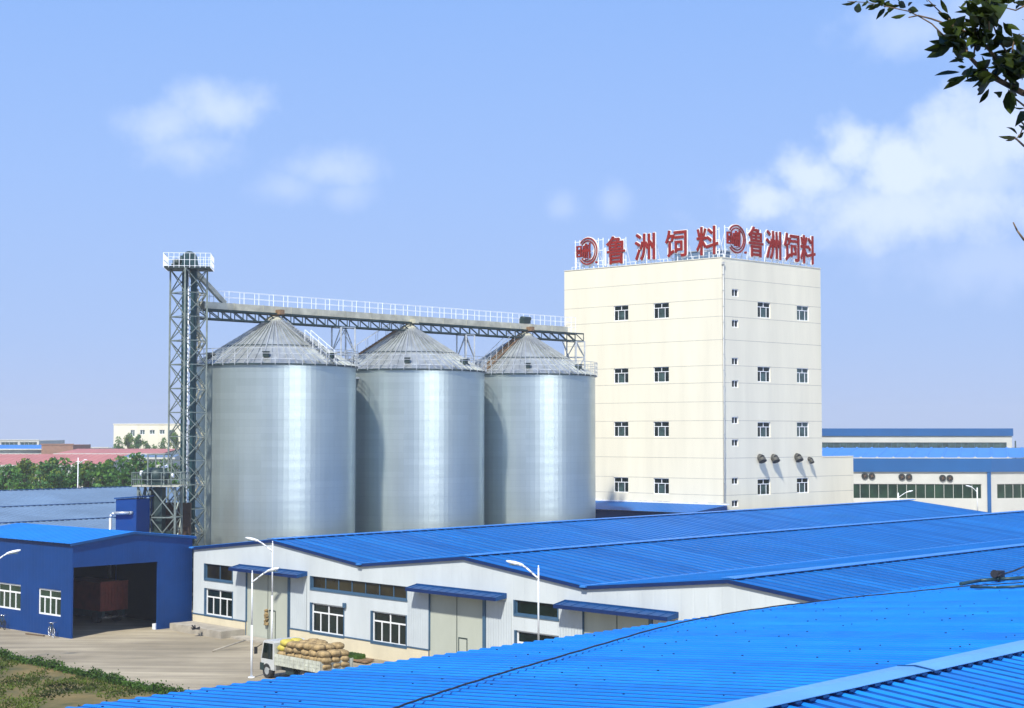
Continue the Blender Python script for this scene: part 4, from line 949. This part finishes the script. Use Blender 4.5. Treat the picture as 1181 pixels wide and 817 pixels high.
# ------------------------------------------------------------ street lamps
def lamp(label, base, H, out_, r_=.05, up=.35, side=1.6):
    t_ = thing('street_lamp', label, 'street lamp', base, 'white street lamps'); out_ = out_.normalized()
    m = MB(); m.tube(base, base+UP*H*.5, r_*1.25, r_*1.1, 10); m.tube(base+UP*H*.5, base+UP*H, r_*1.0, r_*.8, 10); m.tube(base, base+UP*.06, .2, n=10); m.tube(base+UP*H, base+UP*(H+.12), .03, n=6)
    m.build('pole', M['pole'], t_)
    m = MB(); s0 = base+UP*(H-.55); e0 = s0+out_*side+UP*(up+.35)
    m.path([s0, s0+out_*side*.35+UP*(up*.55+.08), s0+out_*side*.7+UP*(up*.9+.22), e0], .045, 8); m.build('arm', M['pole'], t_)
    m = MB(); d = (out_+UP*.25).normalized(); sd_ = d.cross(UP).normalized(); n_ = sd_.cross(d)
    st_ = [(0, .05, .05), (.15, .10, .08), (.45, .15, .10), (.75, .12, .07), (.9, .04, .03)]; rings = []
    for x, a, b in st_: rings.append([e0+d*(x-.1)+sd_*a*math.cos(t*math.pi/4)+n_*b*math.sin(t*math.pi/4) for t in range(8)])
    for A_, B_ in zip(rings[:-1], rings[1:]):
        for i in range(8): j = (i+1) % 8; m.face([A_[i], A_[j], B_[j], B_[i]], smooth=True)
    m.build('lamp_head', M['pole'], t_)
    m = MB(); q = e0+d*.35-n_*.09; m.cbox(q, .5, .2, .04, out_); m.build('lens', M['glass_pale'], t_)
RT = Vector((1, 0, 0))
lamp('white street lamp with head to the right, standing behind the loaded truck cab', P(290, 782, 0), 6.0, RT*.9-Vector((0, .5, 0)), side=1.15)
lamp('white street lamp with head to the left, in front of the first warehouse door', P(313.5, 748, 0), 6.85, -RT, side=1.0)
q = D(621, 655, 81); lamp('white street lamp in front of the third warehouse canopy, foot hidden by the roof', Vector((q.x, q.y, 0)), q.z, -RT, side=.85)
q = D(1127, 563, 222); lamp('small white street lamp in front of the near hall corner', Vector((q.x, q.y, 0)), q.z, -RT, .1, side=.8)
q = D(1036, 570, 205); lamp('small white street lamp in front of the near hall fans', Vector((q.x, q.y, 0)), q.z+.1, RT, .1, side=1.1)
q = P(-12, 768, 0); lamp('white street lamp at the left edge in front of the blue garage', q, 6.6, RT, .07, side=1.0)

# ------------------------------------------------------------ loaded truck
TO = P(301, 781, 0); TU = WU*.78; TN = WN                    # TU runs from cab to tail, TN towards us
tr = thing('flatbed_truck', 'small white flatbed truck loaded with brown sacks on the concrete yard', 'truck', TO)
tp = lambda u, n, z: TO+TU*u-TN*n+UP*z                    # n = 0 near side, positive away
WT = 2.1
m = MB()     # cab with slanted windscreen, open side windows
cabp = [(0, .55), (0, 1.25), (.28, 2.05), (.45, 2.15), (1.62, 2.15), (1.7, 2.05), (1.7, .55)]
for n in (0, WT):
    m.face([tp(u, n, z) for u, z in ((0, .55), (1.7, .55), (1.7, 1.1), (0, 1.1))]); m.face([tp(u, n, z) for u, z in ((0, 1.1), (.06, 1.1), (.34, 2.0), (.28, 2.05))]); m.face([tp(u, n, z) for u, z in ((1.5, 1.1), (1.7, 1.1), (1.7, 2.05), (1.5, 2.0))]); m.face([tp(u, n, z) for u, z in ((.28, 2.05), (.34, 2.0), (1.5, 2.0), (1.7, 2.05), (1.62, 2.15), (.45, 2.15))])
for (a, b), (c, d) in ((cabp[0], cabp[1]), (cabp[2], cabp[3]), (cabp[3], cabp[4]), (cabp[4], cabp[5]), (cabp[5], cabp[6])): m.face([tp(a, 0, b), tp(c, 0, d), tp(c, WT, d), tp(a, WT, b)])
m.box(tp(0, 0, .5), TU*1.7, -TN*WT, UP*.06); m.build('cab', M['cab_white'], tr)
m = MB()
for n in (.02, WT-.02): m.face([tp(u, n, z) for u, z in ((.06, 1.1), (1.5, 1.1), (1.5, 2.0), (.34, 2.0))])
m.face([tp(.01, .06, 1.26), tp(.28, .06, 2.04), tp(.28, WT-.06, 2.04), tp(.01, WT-.06, 1.26)]); m.build('windscreen', M['glass'], tr)
for n in (.15, WT-.45):
    m = MB(); m.box(tp(-.03, n, .8), TU*.05, -TN*.3, UP*.16); m.build('headlight', M['chrome'], tr)
m = MB(); m.box(tp(-.12, -.02, .42), TU*.5, -TN*(WT+.04), UP*.42); m.build('bumper', M['dark_steel'], tr)
m = MB(); m.bar(tp(.1, 0, 1.9), tp(-.1, -.3, 1.7), .04); m.box(tp(-.12, -.42, 1.35), TU*.06, -TN*.2, UP*.4); m.build('mirror', M['rubber'], tr)
m = MB(); m.box(tp(.3, .5, .5), TU*7.0, -TN*.15, UP*.3); m.box(tp(.3, 1.4, .5), TU*7.0, -TN*.15, UP*.3); m.cbox(tp(3.4, .3, .6), 1.0, .4, .4, TU); m.build('chassis', M['dark_steel'], tr)
BLn = 5.7
m = MB(); m.box(tp(1.85, -.05, .85), TU*BLn, -TN*(WT+.1), UP*.12)
for n in (-.05, WT+.05-.05):
    m.box(tp(1.85, n, .97), TU*BLn, -TN*.05, UP*.5)
    for i in range(13): m.box(tp(1.85+i*(BLn-.08)/12, n-.04 if n < 0 else n+.05, .85), TU*.07, -TN*.04, UP*.64)
    for z in (1.1, 1.28): m.box(tp(1.85, n-.02 if n < 0 else n+.05, z), TU*BLn, -TN*.025, UP*.03)
m.box(tp(1.85, -.05, .97), TU*.05, -TN*(WT+.1), UP*.9); m.box(tp(1.8+BLn, -.05, .97), TU*.05, -TN*(WT+.1), UP*.5); m.build('cargo_bed', M['bed_paint'], tr)
for u in (.75, 5.4, 6.4):
    for n in (.0, WT-.28):
        m = MB(); c_ = tp(u, n, .42); m.tube(c_, c_-TN*.28, .42, n=20); wh_ = m.build('wheel', M['rubber'], tr)
        m = MB(); m.tube(c_+TN*.01, c_-TN*.29, .22, n=14); m.build('rim', M['galv'], wh_)
def sack_mesh(seed, L_=1.0, W_=.70, H_=.39):
    rnd = random.Random(seed); m = MB(); nu, nv = 12, 9; rows = []
    for i in range(nv+1):
        t = -1+2*i/nv; e = (1-abs(t)**3.2)**.5 if abs(t) < 1 else 0; e = max(e, .10); row = []
        for j in range(nu):
            a = 2*math.pi*j/nu; ca, sa_ = math.cos(a), math.sin(a); f = (abs(ca)**2.6+abs(sa_)**2.6)**(-1/2.6)
            j_ = 1+rnd.uniform(-.05, .05)
            y = ca*f*W_/2*(.45+.55*e)*(1 if abs(t) < .99 else .9); z = sa_*f*H_/2*e*j_
            row.append(Vector((t*L_/2, y*j_, z)))
        rows.append(row)
    for A_, B_ in zip(rows[:-1], rows[1:]):
        for i in range(nu): j = (i+1) % nu; m.face([A_[i], A_[j], B_[j], B_[i]], smooth=True)
    m.face(rows[0][::-1]); m.face(rows[-1])
    ob = m.build('sack', M['jute']); me = ob.data; bpy.data.objects.remove(ob)
    return me
sm_ = [sack_mesh(s) for s in range(4)]; rnd = random.Random(11)
import bmesh
for me in sm_:
    b_ = bmesh.new(); b_.from_mesh(me); bmesh.ops.remove_doubles(b_, verts=b_.verts, dist=.0005); b_.to_mesh(me); b_.free()
NM = ['lowest', 'second', 'third', 'top']
angU = math.atan2(TU.y, TU.x)
for ly in range(4):
    zz = 1.0+.16+ly*.315
    n_u = [6, 6, 6, 5][ly]; u_s = 1.85+[.5, .55, .5, .75][ly]; pit = (BLn-.9)/5
    for i in range(n_u):
        for jn, nn in enumerate((.44, 1.05, 1.66)):
            if ly == 3 and jn == 2 and i % 3 == 0: continue
            yellow = ly >= 2 and i == 0 and jn < 2
            me = sm_[rnd.randrange(4)]
            if yellow: me = me.copy(); me.materials[0] = M['yellow_bag']
            o = bpy.data.objects.new('grain_sack', me); col.objects.link(o)
            o.location = tp(u_s+i*pit+rnd.uniform(-.05, .05), nn+rnd.uniform(-.06, .06)+(-.06 if jn == 0 else 0), zz+rnd.uniform(-.02, .03))
            o.rotation_euler = (rnd.uniform(-.08, .08), rnd.uniform(-.06, .06), angU+rnd.uniform(-.2, .2)+(math.pi if rnd.random() < .5 else 0))
            o.scale = (.8*rnd.uniform(.92, 1.08), rnd.uniform(.95, 1.12), rnd.uniform(.95, 1.15))
            side_ = ('near yard side', 'middle', 'warehouse side')[jn]
            if yellow: tag(o, 'yellow sack behind the cab of the flatbed truck', 'sack', 'yellow sacks on the truck')
            else: tag(o, 'brown jute sack in the %s layer of the truck load, %s row' % (NM[ly], side_), 'sack', 'brown sacks, %s layer, %s' % (NM[ly], side_))
# planks and low green thing behind the truck tail
m = MB(); 
for k in range(4): m.bar(WO+WU*(wu(398)+.1)+WN*(1.0+k*.3)+UP*(.12+.06*(k % 2)), WO+WU*(wu(445)+k*.2)+WN*(1.0+k*.3)+UP*.12, .25, .08)
o = m.build('plank_stack', M['rust']); tag(o, 'brown planks lying along the warehouse base behind the truck tail', 'planks'); recentre(o)
m = MB(); q = P(408, 762, 0); m.cbox(q+UP*.2, 1.5, .7, .4, WU); 
for k in range(5): m.cbox(q+UP*.42+WU*(-.6+k*.3), .08, .74, .05, WU)
o = m.build('crate', M['hedge_leaf']); tag(o, 'low dark green crate just behind the loaded truck', 'crate'); recentre(o)

# ------------------------------------------------------------ grass corner
ga0, ga1 = P(-60, 741, 0), P(260, 813, 0)
m = MB(); nd_ = Vector((ga1.y-ga0.y, -(ga1.x-ga0.x), 0)).normalized()
if nd_.y > 0: nd_ = -nd_
m.hexa([ga0, ga1, ga1+nd_*34, ga0+nd_*34][::1], [q+UP*.06 for q in (ga0, ga1, ga1+nd_*34, ga0+nd_*34)])
o = m.build('lawn_soil', M['soil']); o['kind'] = 'structure'
m = MB(); gd = (ga1-ga0); gl = gd.length; gd.normalize(); c_ = ga0+nd_*.05; m.box(ga0-nd_*.12, gd*gl, nd_*.15, UP*.14); o = m.build('kerb', M['concrete']); o['kind'] = 'structure'
rnd = random.Random(3); m = MB()
for i in range(38000):
    u = rnd.uniform(0, gl); n = rnd.uniform(.2, 26); 
    k = math.sin(u*.55+1)+math.sin(n*.8+u*.25)+math.sin(u*1.3-n*1.1)
    if k < -.2+rnd.uniform(-.8, .8): continue
    q = ga0+gd*u+nd_*n+UP*.06; h = rnd.uniform(.05, .16); a = rnd.uniform(0, 6.28); e_ = Vector((math.cos(a), math.sin(a), 0))
    for s in range(2):
        a2 = a+s*1.4; e_ = Vector((math.cos(a2), math.sin(a2), 0)); l_ = Vector((rnd.uniform(-.1, .1), rnd.uniform(-.1, .1), 0)); m.face([q-e_*.05, q+e_*.05, q+e_*.01+UP*h+l_])
o = m.build('grass', M['grass']); o['kind'] = 'stuff'
m = MB()
for i in range(9000):
    u = rnd.uniform(0, gl); hgt = .38+.14*math.sin(u*.9)+.10*math.sin(u*2.7); hh = rnd.uniform(0, 1); n = .75+rnd.gauss(0, .2); q = ga0+gd*u+nd_*n+UP*(.08+hh*hgt*(1-abs(n-.75)*.5))
    if rnd.random() < .03: q.z += rnd.uniform(0, .35)
    a, b = Vector((rnd.gauss(0, 1), rnd.gauss(0, 1), rnd.gauss(0, 1))).normalized()*.07, Vector((rnd.gauss(0, 1), rnd.gauss(0, 1), rnd.gauss(0, 1))).normalized()*.055
    m.face([q-a, q-b, q+a, q+b])
for i in range(60): q = ga0+gd*(gl*i/60)+nd_*.75; m.tube(q, q+UP*.5, .03, .01, 5)
o = m.build('hedge', M['hedge_leaf']); tag(o, 'low ragged green hedge between the concrete yard and the grass corner', 'hedge'); recentre(o)

# ------------------------------------------------------------ light roofed shed at the left behind the garage
Y0 = 150; zr2 = 8.4
q1 = D(-40, 567, 10); 
RA = P(178, 561, zr2); RB = P(-60, 568.5, zr2); dirv = (RB-RA).normalized()
pv = Vector((dirv.y, -dirv.x, 0)); 
if pv.y > 0: pv = -pv
sh = thing('shed', 'wide shed with pale grey blue roof behind the blue garage', 'shed', ((RA+RB)/2).xy.to_3d())
m = MB(); Wd = 26.0; dn = pv*Wd-UP*2.6; L_ = (RB-RA).length+10
ribbed(m, RA-dirv*2, dirv, L_, dn, .62, .05, .13); m.face([RA-dirv*2, RA-dirv*2+dirv*L_, RA-dirv*2+dirv*L_-pv*16-UP*1.8, RA-dirv*2-pv*16-UP*1.8])
m.build('roof', M['roof_grey'], sh)
m = MB()
for f in (.40, .74): q = RA-dirv*2+dn*f+UP*.07; m.bar(q, q+dirv*L_, .28, .05)
m.bar(RA-dirv*2+UP*.06, RA-dirv*2+dirv*L_+UP*.06, .3, .06); m.build('lap_strip', M['blue_trim'], sh)
m = MB(); m.wall((RA-dirv*1.5+pv*(Wd-.4)).xy.to_3d(), dirv, pv, 0, L_-1, 0, 5.7); m.wall((RA-dirv*1.5-pv*15.5).xy.to_3d(), dirv, -pv, 0, L_-1, 0, 6.4)
s0 = (RA-dirv*1.5).xy.to_3d(); m.face([s0+pv*(Wd-.4), s0-pv*15.5, s0-pv*15.5+UP*6.5, s0+UP*8.3, s0+pv*(Wd-.4)+UP*5.7]); m.build('wall', M['white_wall'], sh)

# ------------------------------------------------------------ far trees
def tree_protos():
    res = []
    for k in range(5):
        rnd = random.Random(20+k); H = 9.5; tall = (1.0, .9, 1.15, .8, 1.05)[k]; m = MB()
        tips = []
        for i in range(16):
            a = rnd.uniform(0, 6.28); z = rnd.uniform(.28, .92)*H*tall; r_ = (1-abs(z/(H*tall)-.5)*1.3)*2.3*rnd.uniform(.5, 1.0); tips.append(Vector((math.cos(a)*r_, math.sin(a)*r_, z)))
        tips.append(Vector((0, 0, H*tall*.96)))
        for t_ in tips:
            cr_ = rnd.uniform(.7, 1.35)
            for j in range(90):
                d = Vector((rnd.gauss(0, 1), rnd.gauss(0, 1), rnd.gauss(0, 1))).normalized()*cr_*rnd.uniform(.45, 1.1); d.z *= .8; q = t_+d
                a, b = Vector((rnd.gauss(0, 1), rnd.gauss(0, 1), rnd.gauss(0, 1))).normalized()*rnd.uniform(.16, .34), Vector((rnd.gauss(0, 1), rnd.gauss(0, 1), rnd.gauss(0, 1))).normalized()*rnd.uniform(.14, .28)
                m.face([q-a, q-b, q+a, q+b], rnd.choice((0, 0, 1, 2)))
        t2 = MB(); t2.path([Vector((0, 0, 0)), Vector((.1, 0, H*.3)), Vector((0, .1, H*.6)), Vector((0, 0, H*tall*.9))], [.24, .19, .12, .03], 8)
        for t_ in tips[:10]: b_ = Vector((0, 0, t_.z*.62)); t2.tube(b_, t_, .07, .02, 5)
        res.append((m, t2))
    return res
protos = []
for k, (cm, tm) in enumerate(tree_protos()):
    r_ = thing('tree', 'x', 'tree', Vector((0, 0, 0)), 'trees behind the pale roofed shed'); cm.build('crown', [M['leaf_tree'][k % 3], M['leaf_tree'][(k+1) % 3], M['leaf_tree'][1]], r_); tm.build('trunk', M['bark'], r_); protos.append(r_)
spots = [(-8, 533, 235), (10, 539, 228), (30, 531, 236), (48, 537, 250), (62, 529, 243), (76, 532, 233), (92, 536, 245), (103, 534, 236), (118, 538, 228), (127, 531, 247), (142, 530, 232), (158, 526, 240), (170, 534, 246), (184, 536, 230), (66, 541, 224), (20, 543, 222), (200, 538, 236)]
where = ['at the left edge of the picture', 'second from the left edge, lower', 'tall and round, left of the middle of the row', 'dark, right of the round tall one', 'with the pointed top left of the white mast', 'light green, just left of the white mast', 'directly behind the white mast', 'just right of the white mast', 'low and dark, right of the white mast', 'dark, before the small white house', 'tall, left of the machine frame', 'the tallest, left of the cleaning drum', 'right behind the cleaning drum', 'seen through the elevator tower', 'low and yellow green in front of the pointed one', 'low and bushy in front, near the left edge', 'behind the lattice tower and silo']
used = set()
for i, (px, yt, Y) in enumerate(spots):
    k = i % 5; o = protos[k] if k not in used else dup(protos[k]); used.add(k)
    H_ = zat(yt, Y); o.location = Dz(px, Y, 0); s = H_/(9.5*(1.0, .9, 1.15, .8, 1.05)[k]); o.scale = (s*1.0, s*1.0, s); o.rotation_euler = (0, 0, i*1.3); o['label'] = 'green tree behind the pale roof, '+where[i]
# hazy trees in front of the white block
for i, (px, yt, Y) in enumerate([(137, 505, 470), (149, 507, 466), (160, 503, 474), (168, 504, 468), (178, 505, 472), (189, 506, 466), (200, 504, 470)]):
    o = dup(protos[(i*2) % 5]); H_ = zat(yt, Y); o.location = Dz(px, Y, 0); s = H_/9.7; o.scale = (s*.62, s*.62, s); o.rotation_euler = (0, 0, i*2.1)
    o['group'] = 'hazy trees before the white block'; o['label'] = 'hazy distant tree before the white office block, '+['leftmost', 'second from left', 'third from left', 'fourth from left', 'fifth from left', 'sixth from left', 'rightmost'][i]

# ------------------------------------------------------------ far buildings at the left
def far_box(name, label, cat, px0, px1, yt, Y, dep, wallm, roofm=None, rise=0, ybot=None, wins_=(), glass='glass_pale', roofdir='x'):
    a, b = Dz(px0, Y, 0), Dz(px1, Y, 0); zt_ = zat(yt, Y); U_ = Vector((1, 0, 0)); Ln = b.x-a.x; n_ = Vector((0, -1, 0))
    t_ = thing(name, label, cat, (a+b)/2+Vector((0, dep/2, 0)))
    hs = [(Dz(x0, Y, 0).x-a.x, Dz(x1, Y, 0).x-a.x, zat(y1, Y), zat(y0, Y)) for x0, y0, x1, y1 in wins_]
    ze = zt_-rise; m = MB(); m.wall(a, U_, n_, 0, Ln, 0, ze, hs, 0, .2)
    m.wall(a+Vector((0, dep, 0)), U_, -n_, 0, Ln, 0, ze); m.wall(a, Vector((0, 1, 0)), -U_, 0, dep, 0, ze); m.wall(b, Vector((0, 1, 0)), U_, 0, dep, 0, ze)
    if not roofm: m.face([a+UP*(ze-.3), b+UP*(ze-.3), b+UP*(ze-.3)+Vector((0, dep, 0)), a+UP*(ze-.3)+Vector((0, dep, 0))]); m.box(a+UP*(ze)-Vector((.15, .15, 0)), U_*(Ln+.3), Vector((0, .4, 0)), UP*.3)
    m.build('wall', wallm, t_)
    if roofm:
        m = MB(); r0 = a+UP*zt_+Vector((-.5, dep/2, 0))
        for s in (-1, 1): ribbed(m, r0, U_, Ln+1, Vector((0, s*(dep/2+.6), -rise*1.05)), 1.4, .06, .3)
        for q, sg in ((a, -1), (b, 1)): m.face([q+UP*ze, q+UP*(zt_-.05)+Vector((0, dep/2, 0)), q+UP*ze+Vector((0, dep, 0))], 1)
        m.bar(a+UP*(ze-.1)+Vector((-.5, -.6, 0)), b+UP*(ze-.1)+Vector((.5, -.6, 0)), .3, .35, 1); m.build('roof', [roofm, wallm if not isinstance(wallm, list) else wallm[0]], t_)
    for h in hs: window(t_, a, U_, n_, *h, 'two' if h[1]-h[0] < 4 else 'strip', .2, glass, 'frame_white', 'window', .12)
    return t_
far_box('office_block', 'cream office block standing tallest on the left horizon', 'office block', 131, 215, 490, 480, 14, M['mill_wall'], wins_=[(150.5, 496, 155.5, 503.5), (161.5, 496, 167, 501.5), (172.5, 496, 178.5, 501), (184, 496, 190, 501), (195, 496, 201, 501)])
far_box('workshop', 'long hall with red roof behind the left trees', 'workshop', -40, 120, 525.5, 330, 40, M['far_white'], M['red_roof'], 2.0, wins_=[(8, 541, 20, 546), (30, 541, 42, 546), (84, 541, 94, 546)])
far_box('workshop', 'farther red roofed hall to the right with pale gable', 'workshop', 65, 190, 518.8, 400, 44, M['far_white'], M['red_roof'], 1.0)
far_box('house', 'small white house with dark windows left of the elevator tower', 'house', 143, 200, 525, 300, 12, M['far_white'], M['roof_grey'], .5, wins_=[(161, 530, 169, 533), (183, 529, 191, 532.5), (184, 537, 190, 541)], glass='glass')
far_box('grey_hall', 'grey hall with ribbon windows and blue lean-to at the far left', 'hall', -40, 45, 508.2, 520, 30, M['far_white'], wins_=[(-30, 510, -2, 514), (1, 510, 21, 514), (23, 510, 43, 514)])
far_box('blue_roof_hall', 'white hall with light blue roof at the far left', 'hall', -40, 52, 513.8, 440, 30, M['far_white'], M['cap_mid'], 1.0)
far_box('brown_block', 'flat brown building between red roofs and blue roof', 'building', 48, 84.5, 513.3, 430, 18, M['far_brown'])
far_box('pale_annex', 'pale low building beside the brown block', 'building', 84, 125, 517, 460, 14, M['far_white'])
q = Dz(90.5, 225, 0); t_ = thing('mast', 'slender white mast with cross arms rising above the left trees', 'mast', q); m = MB(); zt_ = zat(528, 225); m.tube(q, q+UP*zt_, .09, .06, 8); m.build('pole', M['pole'], t_)
m = MB(); m.bar(q+UP*(zt_-.55)-RT*.3, q+UP*(zt_-.55)+RT*.3, .07); m.tube(q+UP*(zt_-.9), q+RT*.9+UP*(zt_-.3), .04, n=6); m.cbox(q+RT*1.05+UP*(zt_-.28), .4, .2, .1); m.build('arm', M['pole'], t_)

# ------------------------------------------------------------ tree beside the photographer
tb = Vector((5.2, 6.2, 0)); nt_ = thing('overhanging_tree', 'leafy tree branch reaching in from the upper right corner', 'tree', tb)
m = MB(); m.path([tb, tb+Vector((.1, .1, 5)), tb+Vector((-.1, .2, 10)), tb+Vector((.1, .3, 14)), tb+Vector((.2, .4, 17.5))], [.34, .28, .22, .15, .05], 14); m.build('trunk', M['bark'], nt_)
DN = 7.0
def T(x, y, dy=0.0): return D(960+x/4.5385, y/4.5385, DN+dy)
rnd = random.Random(9)
tw = [([(1330, 560), (1180, 545), (1003, 490), (930, 452), (850, 410), (780, 365), (720, 300), (690, 250), (655, 190)], .017),
      ([(1100, 380), (1003, 345), (930, 300), (870, 210), (845, 140), (815, 50), (800, -30)], .006), ([(870, 330), (820, 260), (770, 210), (720, 180), (660, 150), (600, 128), (520, 100), (450, 82), (400, 92)], .008),
      ([(600, 205), (560, 165), (520, 125), (460, 90), (400, 60), (330, 45), (260, 30), (180, 14), (80, 8)], .004), ([(650, 150), (610, 100), (560, 60), (530, 30), (500, 0)], .005),
      ([(745, 200), (748, 130), (745, 70), (720, 0)], .005), ([(820, 170), (820, 100), (825, 30), (835, -20)], .004), ([(940, 300), (945, 240), (960, 190), (1010, 180)], .005), ([(900, 430), (930, 380), (960, 350), (1003, 345), (1060, 335)], .006),
      ([(1250, 860), (1100, 800), (1003, 765), (965, 730), (930, 715)], .008), ([(1100, 640), (1040, 640), (1003, 655), (985, 700), (965, 725)], .005), ([(1010, 30), (960, 55), (900, 40), (850, 35)], .004),
      ([(1010, 560), (960, 520), (935, 490), (920, 470)], .005), ([(740, 300), (745, 250), (750, 200)], .005)]
m = MB()
for pts, r_ in tw:
    P3 = [T(x, y, .04*math.sin(i*1.7+len(pts))) for i, (x, y) in enumerate(pts)]; m.path(P3, [r_*(1-.65*i/(len(P3)-1)) for i in range(len(P3))], 7)
jn = tb+Vector((0, .25, 13.9)); m.path([jn, tb+Vector((-1.0, .6, 14.9)), T(1330, 560)], [.09, .05, .017], 9); m.path([tb+Vector((-1.0, .6, 14.9)), T(1100, 380)], [.04, .006], 7); m.path([jn, T(1250, 860)], [.05, .008], 7); m.path([jn, T(1100, 640)], [.04, .005], 7); m.path([tb+Vector((-1.0, .6, 14.9)), T(1010, 30)], [.03, .004], 6); m.path([jn-UP*.3, D(1205, 292, DN), D(1181, 277, DN), D(1173, 266, DN), D(1168.5, 256.5, DN)], [.03, .008, .005, .004, .003], 6)
m.build('branch', M['bark'], nt_)
m = MB()
def leaf(b, t, wid=.3, curl=None):
    d = t-b; L_ = d.length; dn_ = d.normalized(); view = ((b+t)/2-C0).normalized(); s = dn_.cross(view).normalized(); tilt = rnd.uniform(-1.0, 1.0); up_ = s.cross(dn_); s = s*math.cos(tilt)+up_*math.sin(tilt); n_ = s.cross(dn_)
    prof = [(0, 0), (.15, .55), (.4, 1), (.65, .82), (.85, .4), (1, 0)]; k = rnd.uniform(-.14, .14); w2 = L_*wid*rnd.uniform(.8, 1.1)/2
    md = [b+dn_*L_*a+n_*k*L_*math.sin(a*math.pi)+up_*.0 for a, _ in prof]; f = rnd.uniform(.15, .5)
    for sg in (-1, 1):
        ed = [q+s*sg*w2*h+n_*w2*h*f for q, (a, h) in zip(md, prof)]
        for i in range(5): 
            q = [md[i], md[i+1], ed[i+1], ed[i]]; q = q if i not in (0, 4) else ([md[0], md[1], ed[1]] if i == 0 else [md[4], md[5], ed[4]]); m.face(q, 0, smooth=True)
ex = [((130, 5), (45, 22)), ((140, 15), (130, 68)), ((260, 20), (190, 42)), ((275, 45), (228, 105)), ((300, 55), (265, 95)), ((385, 75), (305, 92)), ((385, 40), (345, 10)), ((395, 50), (452, 60)), ((180, 0), (175, 30)), ((300, 5), (270, 40)), ((330, 40), (290, 62)), ((240, -5), (262, 30)), ((395, 30), (420, 12)),
      ((545, 30), (475, 25)), ((605, 70), (565, -5)), ((625, 105), (550, 65)), ((605, 215), (545, 150)), ((620, 235), (478, 262)), ((620, 245), (493, 303)), ((600, 225), (505, 215)), ((668, 378), (533, 397)), ((710, 395), (580, 470)), ((660, 400), (600, 430)), ((785, 405), (688, 427)), ((735, 60), (638, 65)), ((748, 78), (700, 0)), ((745, 135), (658, 118)), ((905, 45), (833, 50)), ((942, 195), (893, 116)), ((820, 465), (768, 542)), ((800, 470), (757, 500)), ((810, 450), (752, 440)),
      ((925, 470), (932, 600)), ((935, 480), (965, 560)), ((1010, 565), (943, 560)), ((1020, 590), (955, 665)), ((965, 718), (868, 715)), ((968, 705), (908, 668)), ((955, 728), (905, 738)), ((1003, 690), (972, 722)), ((890, 480), (858, 490)), ((985, 272), (898, 305)), ((950, 190), (985, 175)), ((1010, 345), (972, 362)), ((700, 350), (655, 350)), ((640, 300), (690, 330)), ((600, 160), (640, 145)), ((745, 90), (780, 85)), ((745, 135), (792, 130)), ((850, 30), (890, 5)), ((960, 50), (990, 30)), ((1003, 660), (985, 640)), ((1020, 180), (985, 215)), ((1003, 105), (992, 102)), ((980, 655), (1010, 690)), ((500, 10), (490, 2))]
for b, t in ex: leaf(T(*b, rnd.uniform(-.06, .06)), T(*t, rnd.uniform(-.08, .08)), .30)
nodes_ = [(x, y) for pts, r_ in tw[:9] for x, y in pts if 600 < x < 1010 and y > -40]
for i in range(190):
    x, y = rnd.choice(nodes_); x += rnd.gauss(0, 26); y += rnd.gauss(0, 22); a = rnd.choice((rnd.gauss(3.5, .9), rnd.gauss(.2, .8), rnd.gauss(1.9, .7))); l_ = rnd.uniform(60, 110)
    if y > 440 or x < 640: continue
    leaf(T(x, y, rnd.uniform(-.15, .15)), T(x+math.cos(a)*l_, y+math.sin(a)*l_*.8, rnd.uniform(-.25, .15)), .27)
for i in range(30):
    x, y = rnd.uniform(690, 1010), rnd.uniform(-30, 22); a = rnd.uniform(0, 6.28); leaf(T(x, y), T(x+math.cos(a)*80, y+math.sin(a)*45), .36)
for i in range(14):
    x, y = rnd.uniform(190, 380), rnd.uniform(-15, 35); a = rnd.uniform(1.5, 4.5); leaf(T(x, y), T(x+math.cos(a)*65, y+math.sin(a)*38), .36)
m.build('foliage', M['leaf_near'], nt_)
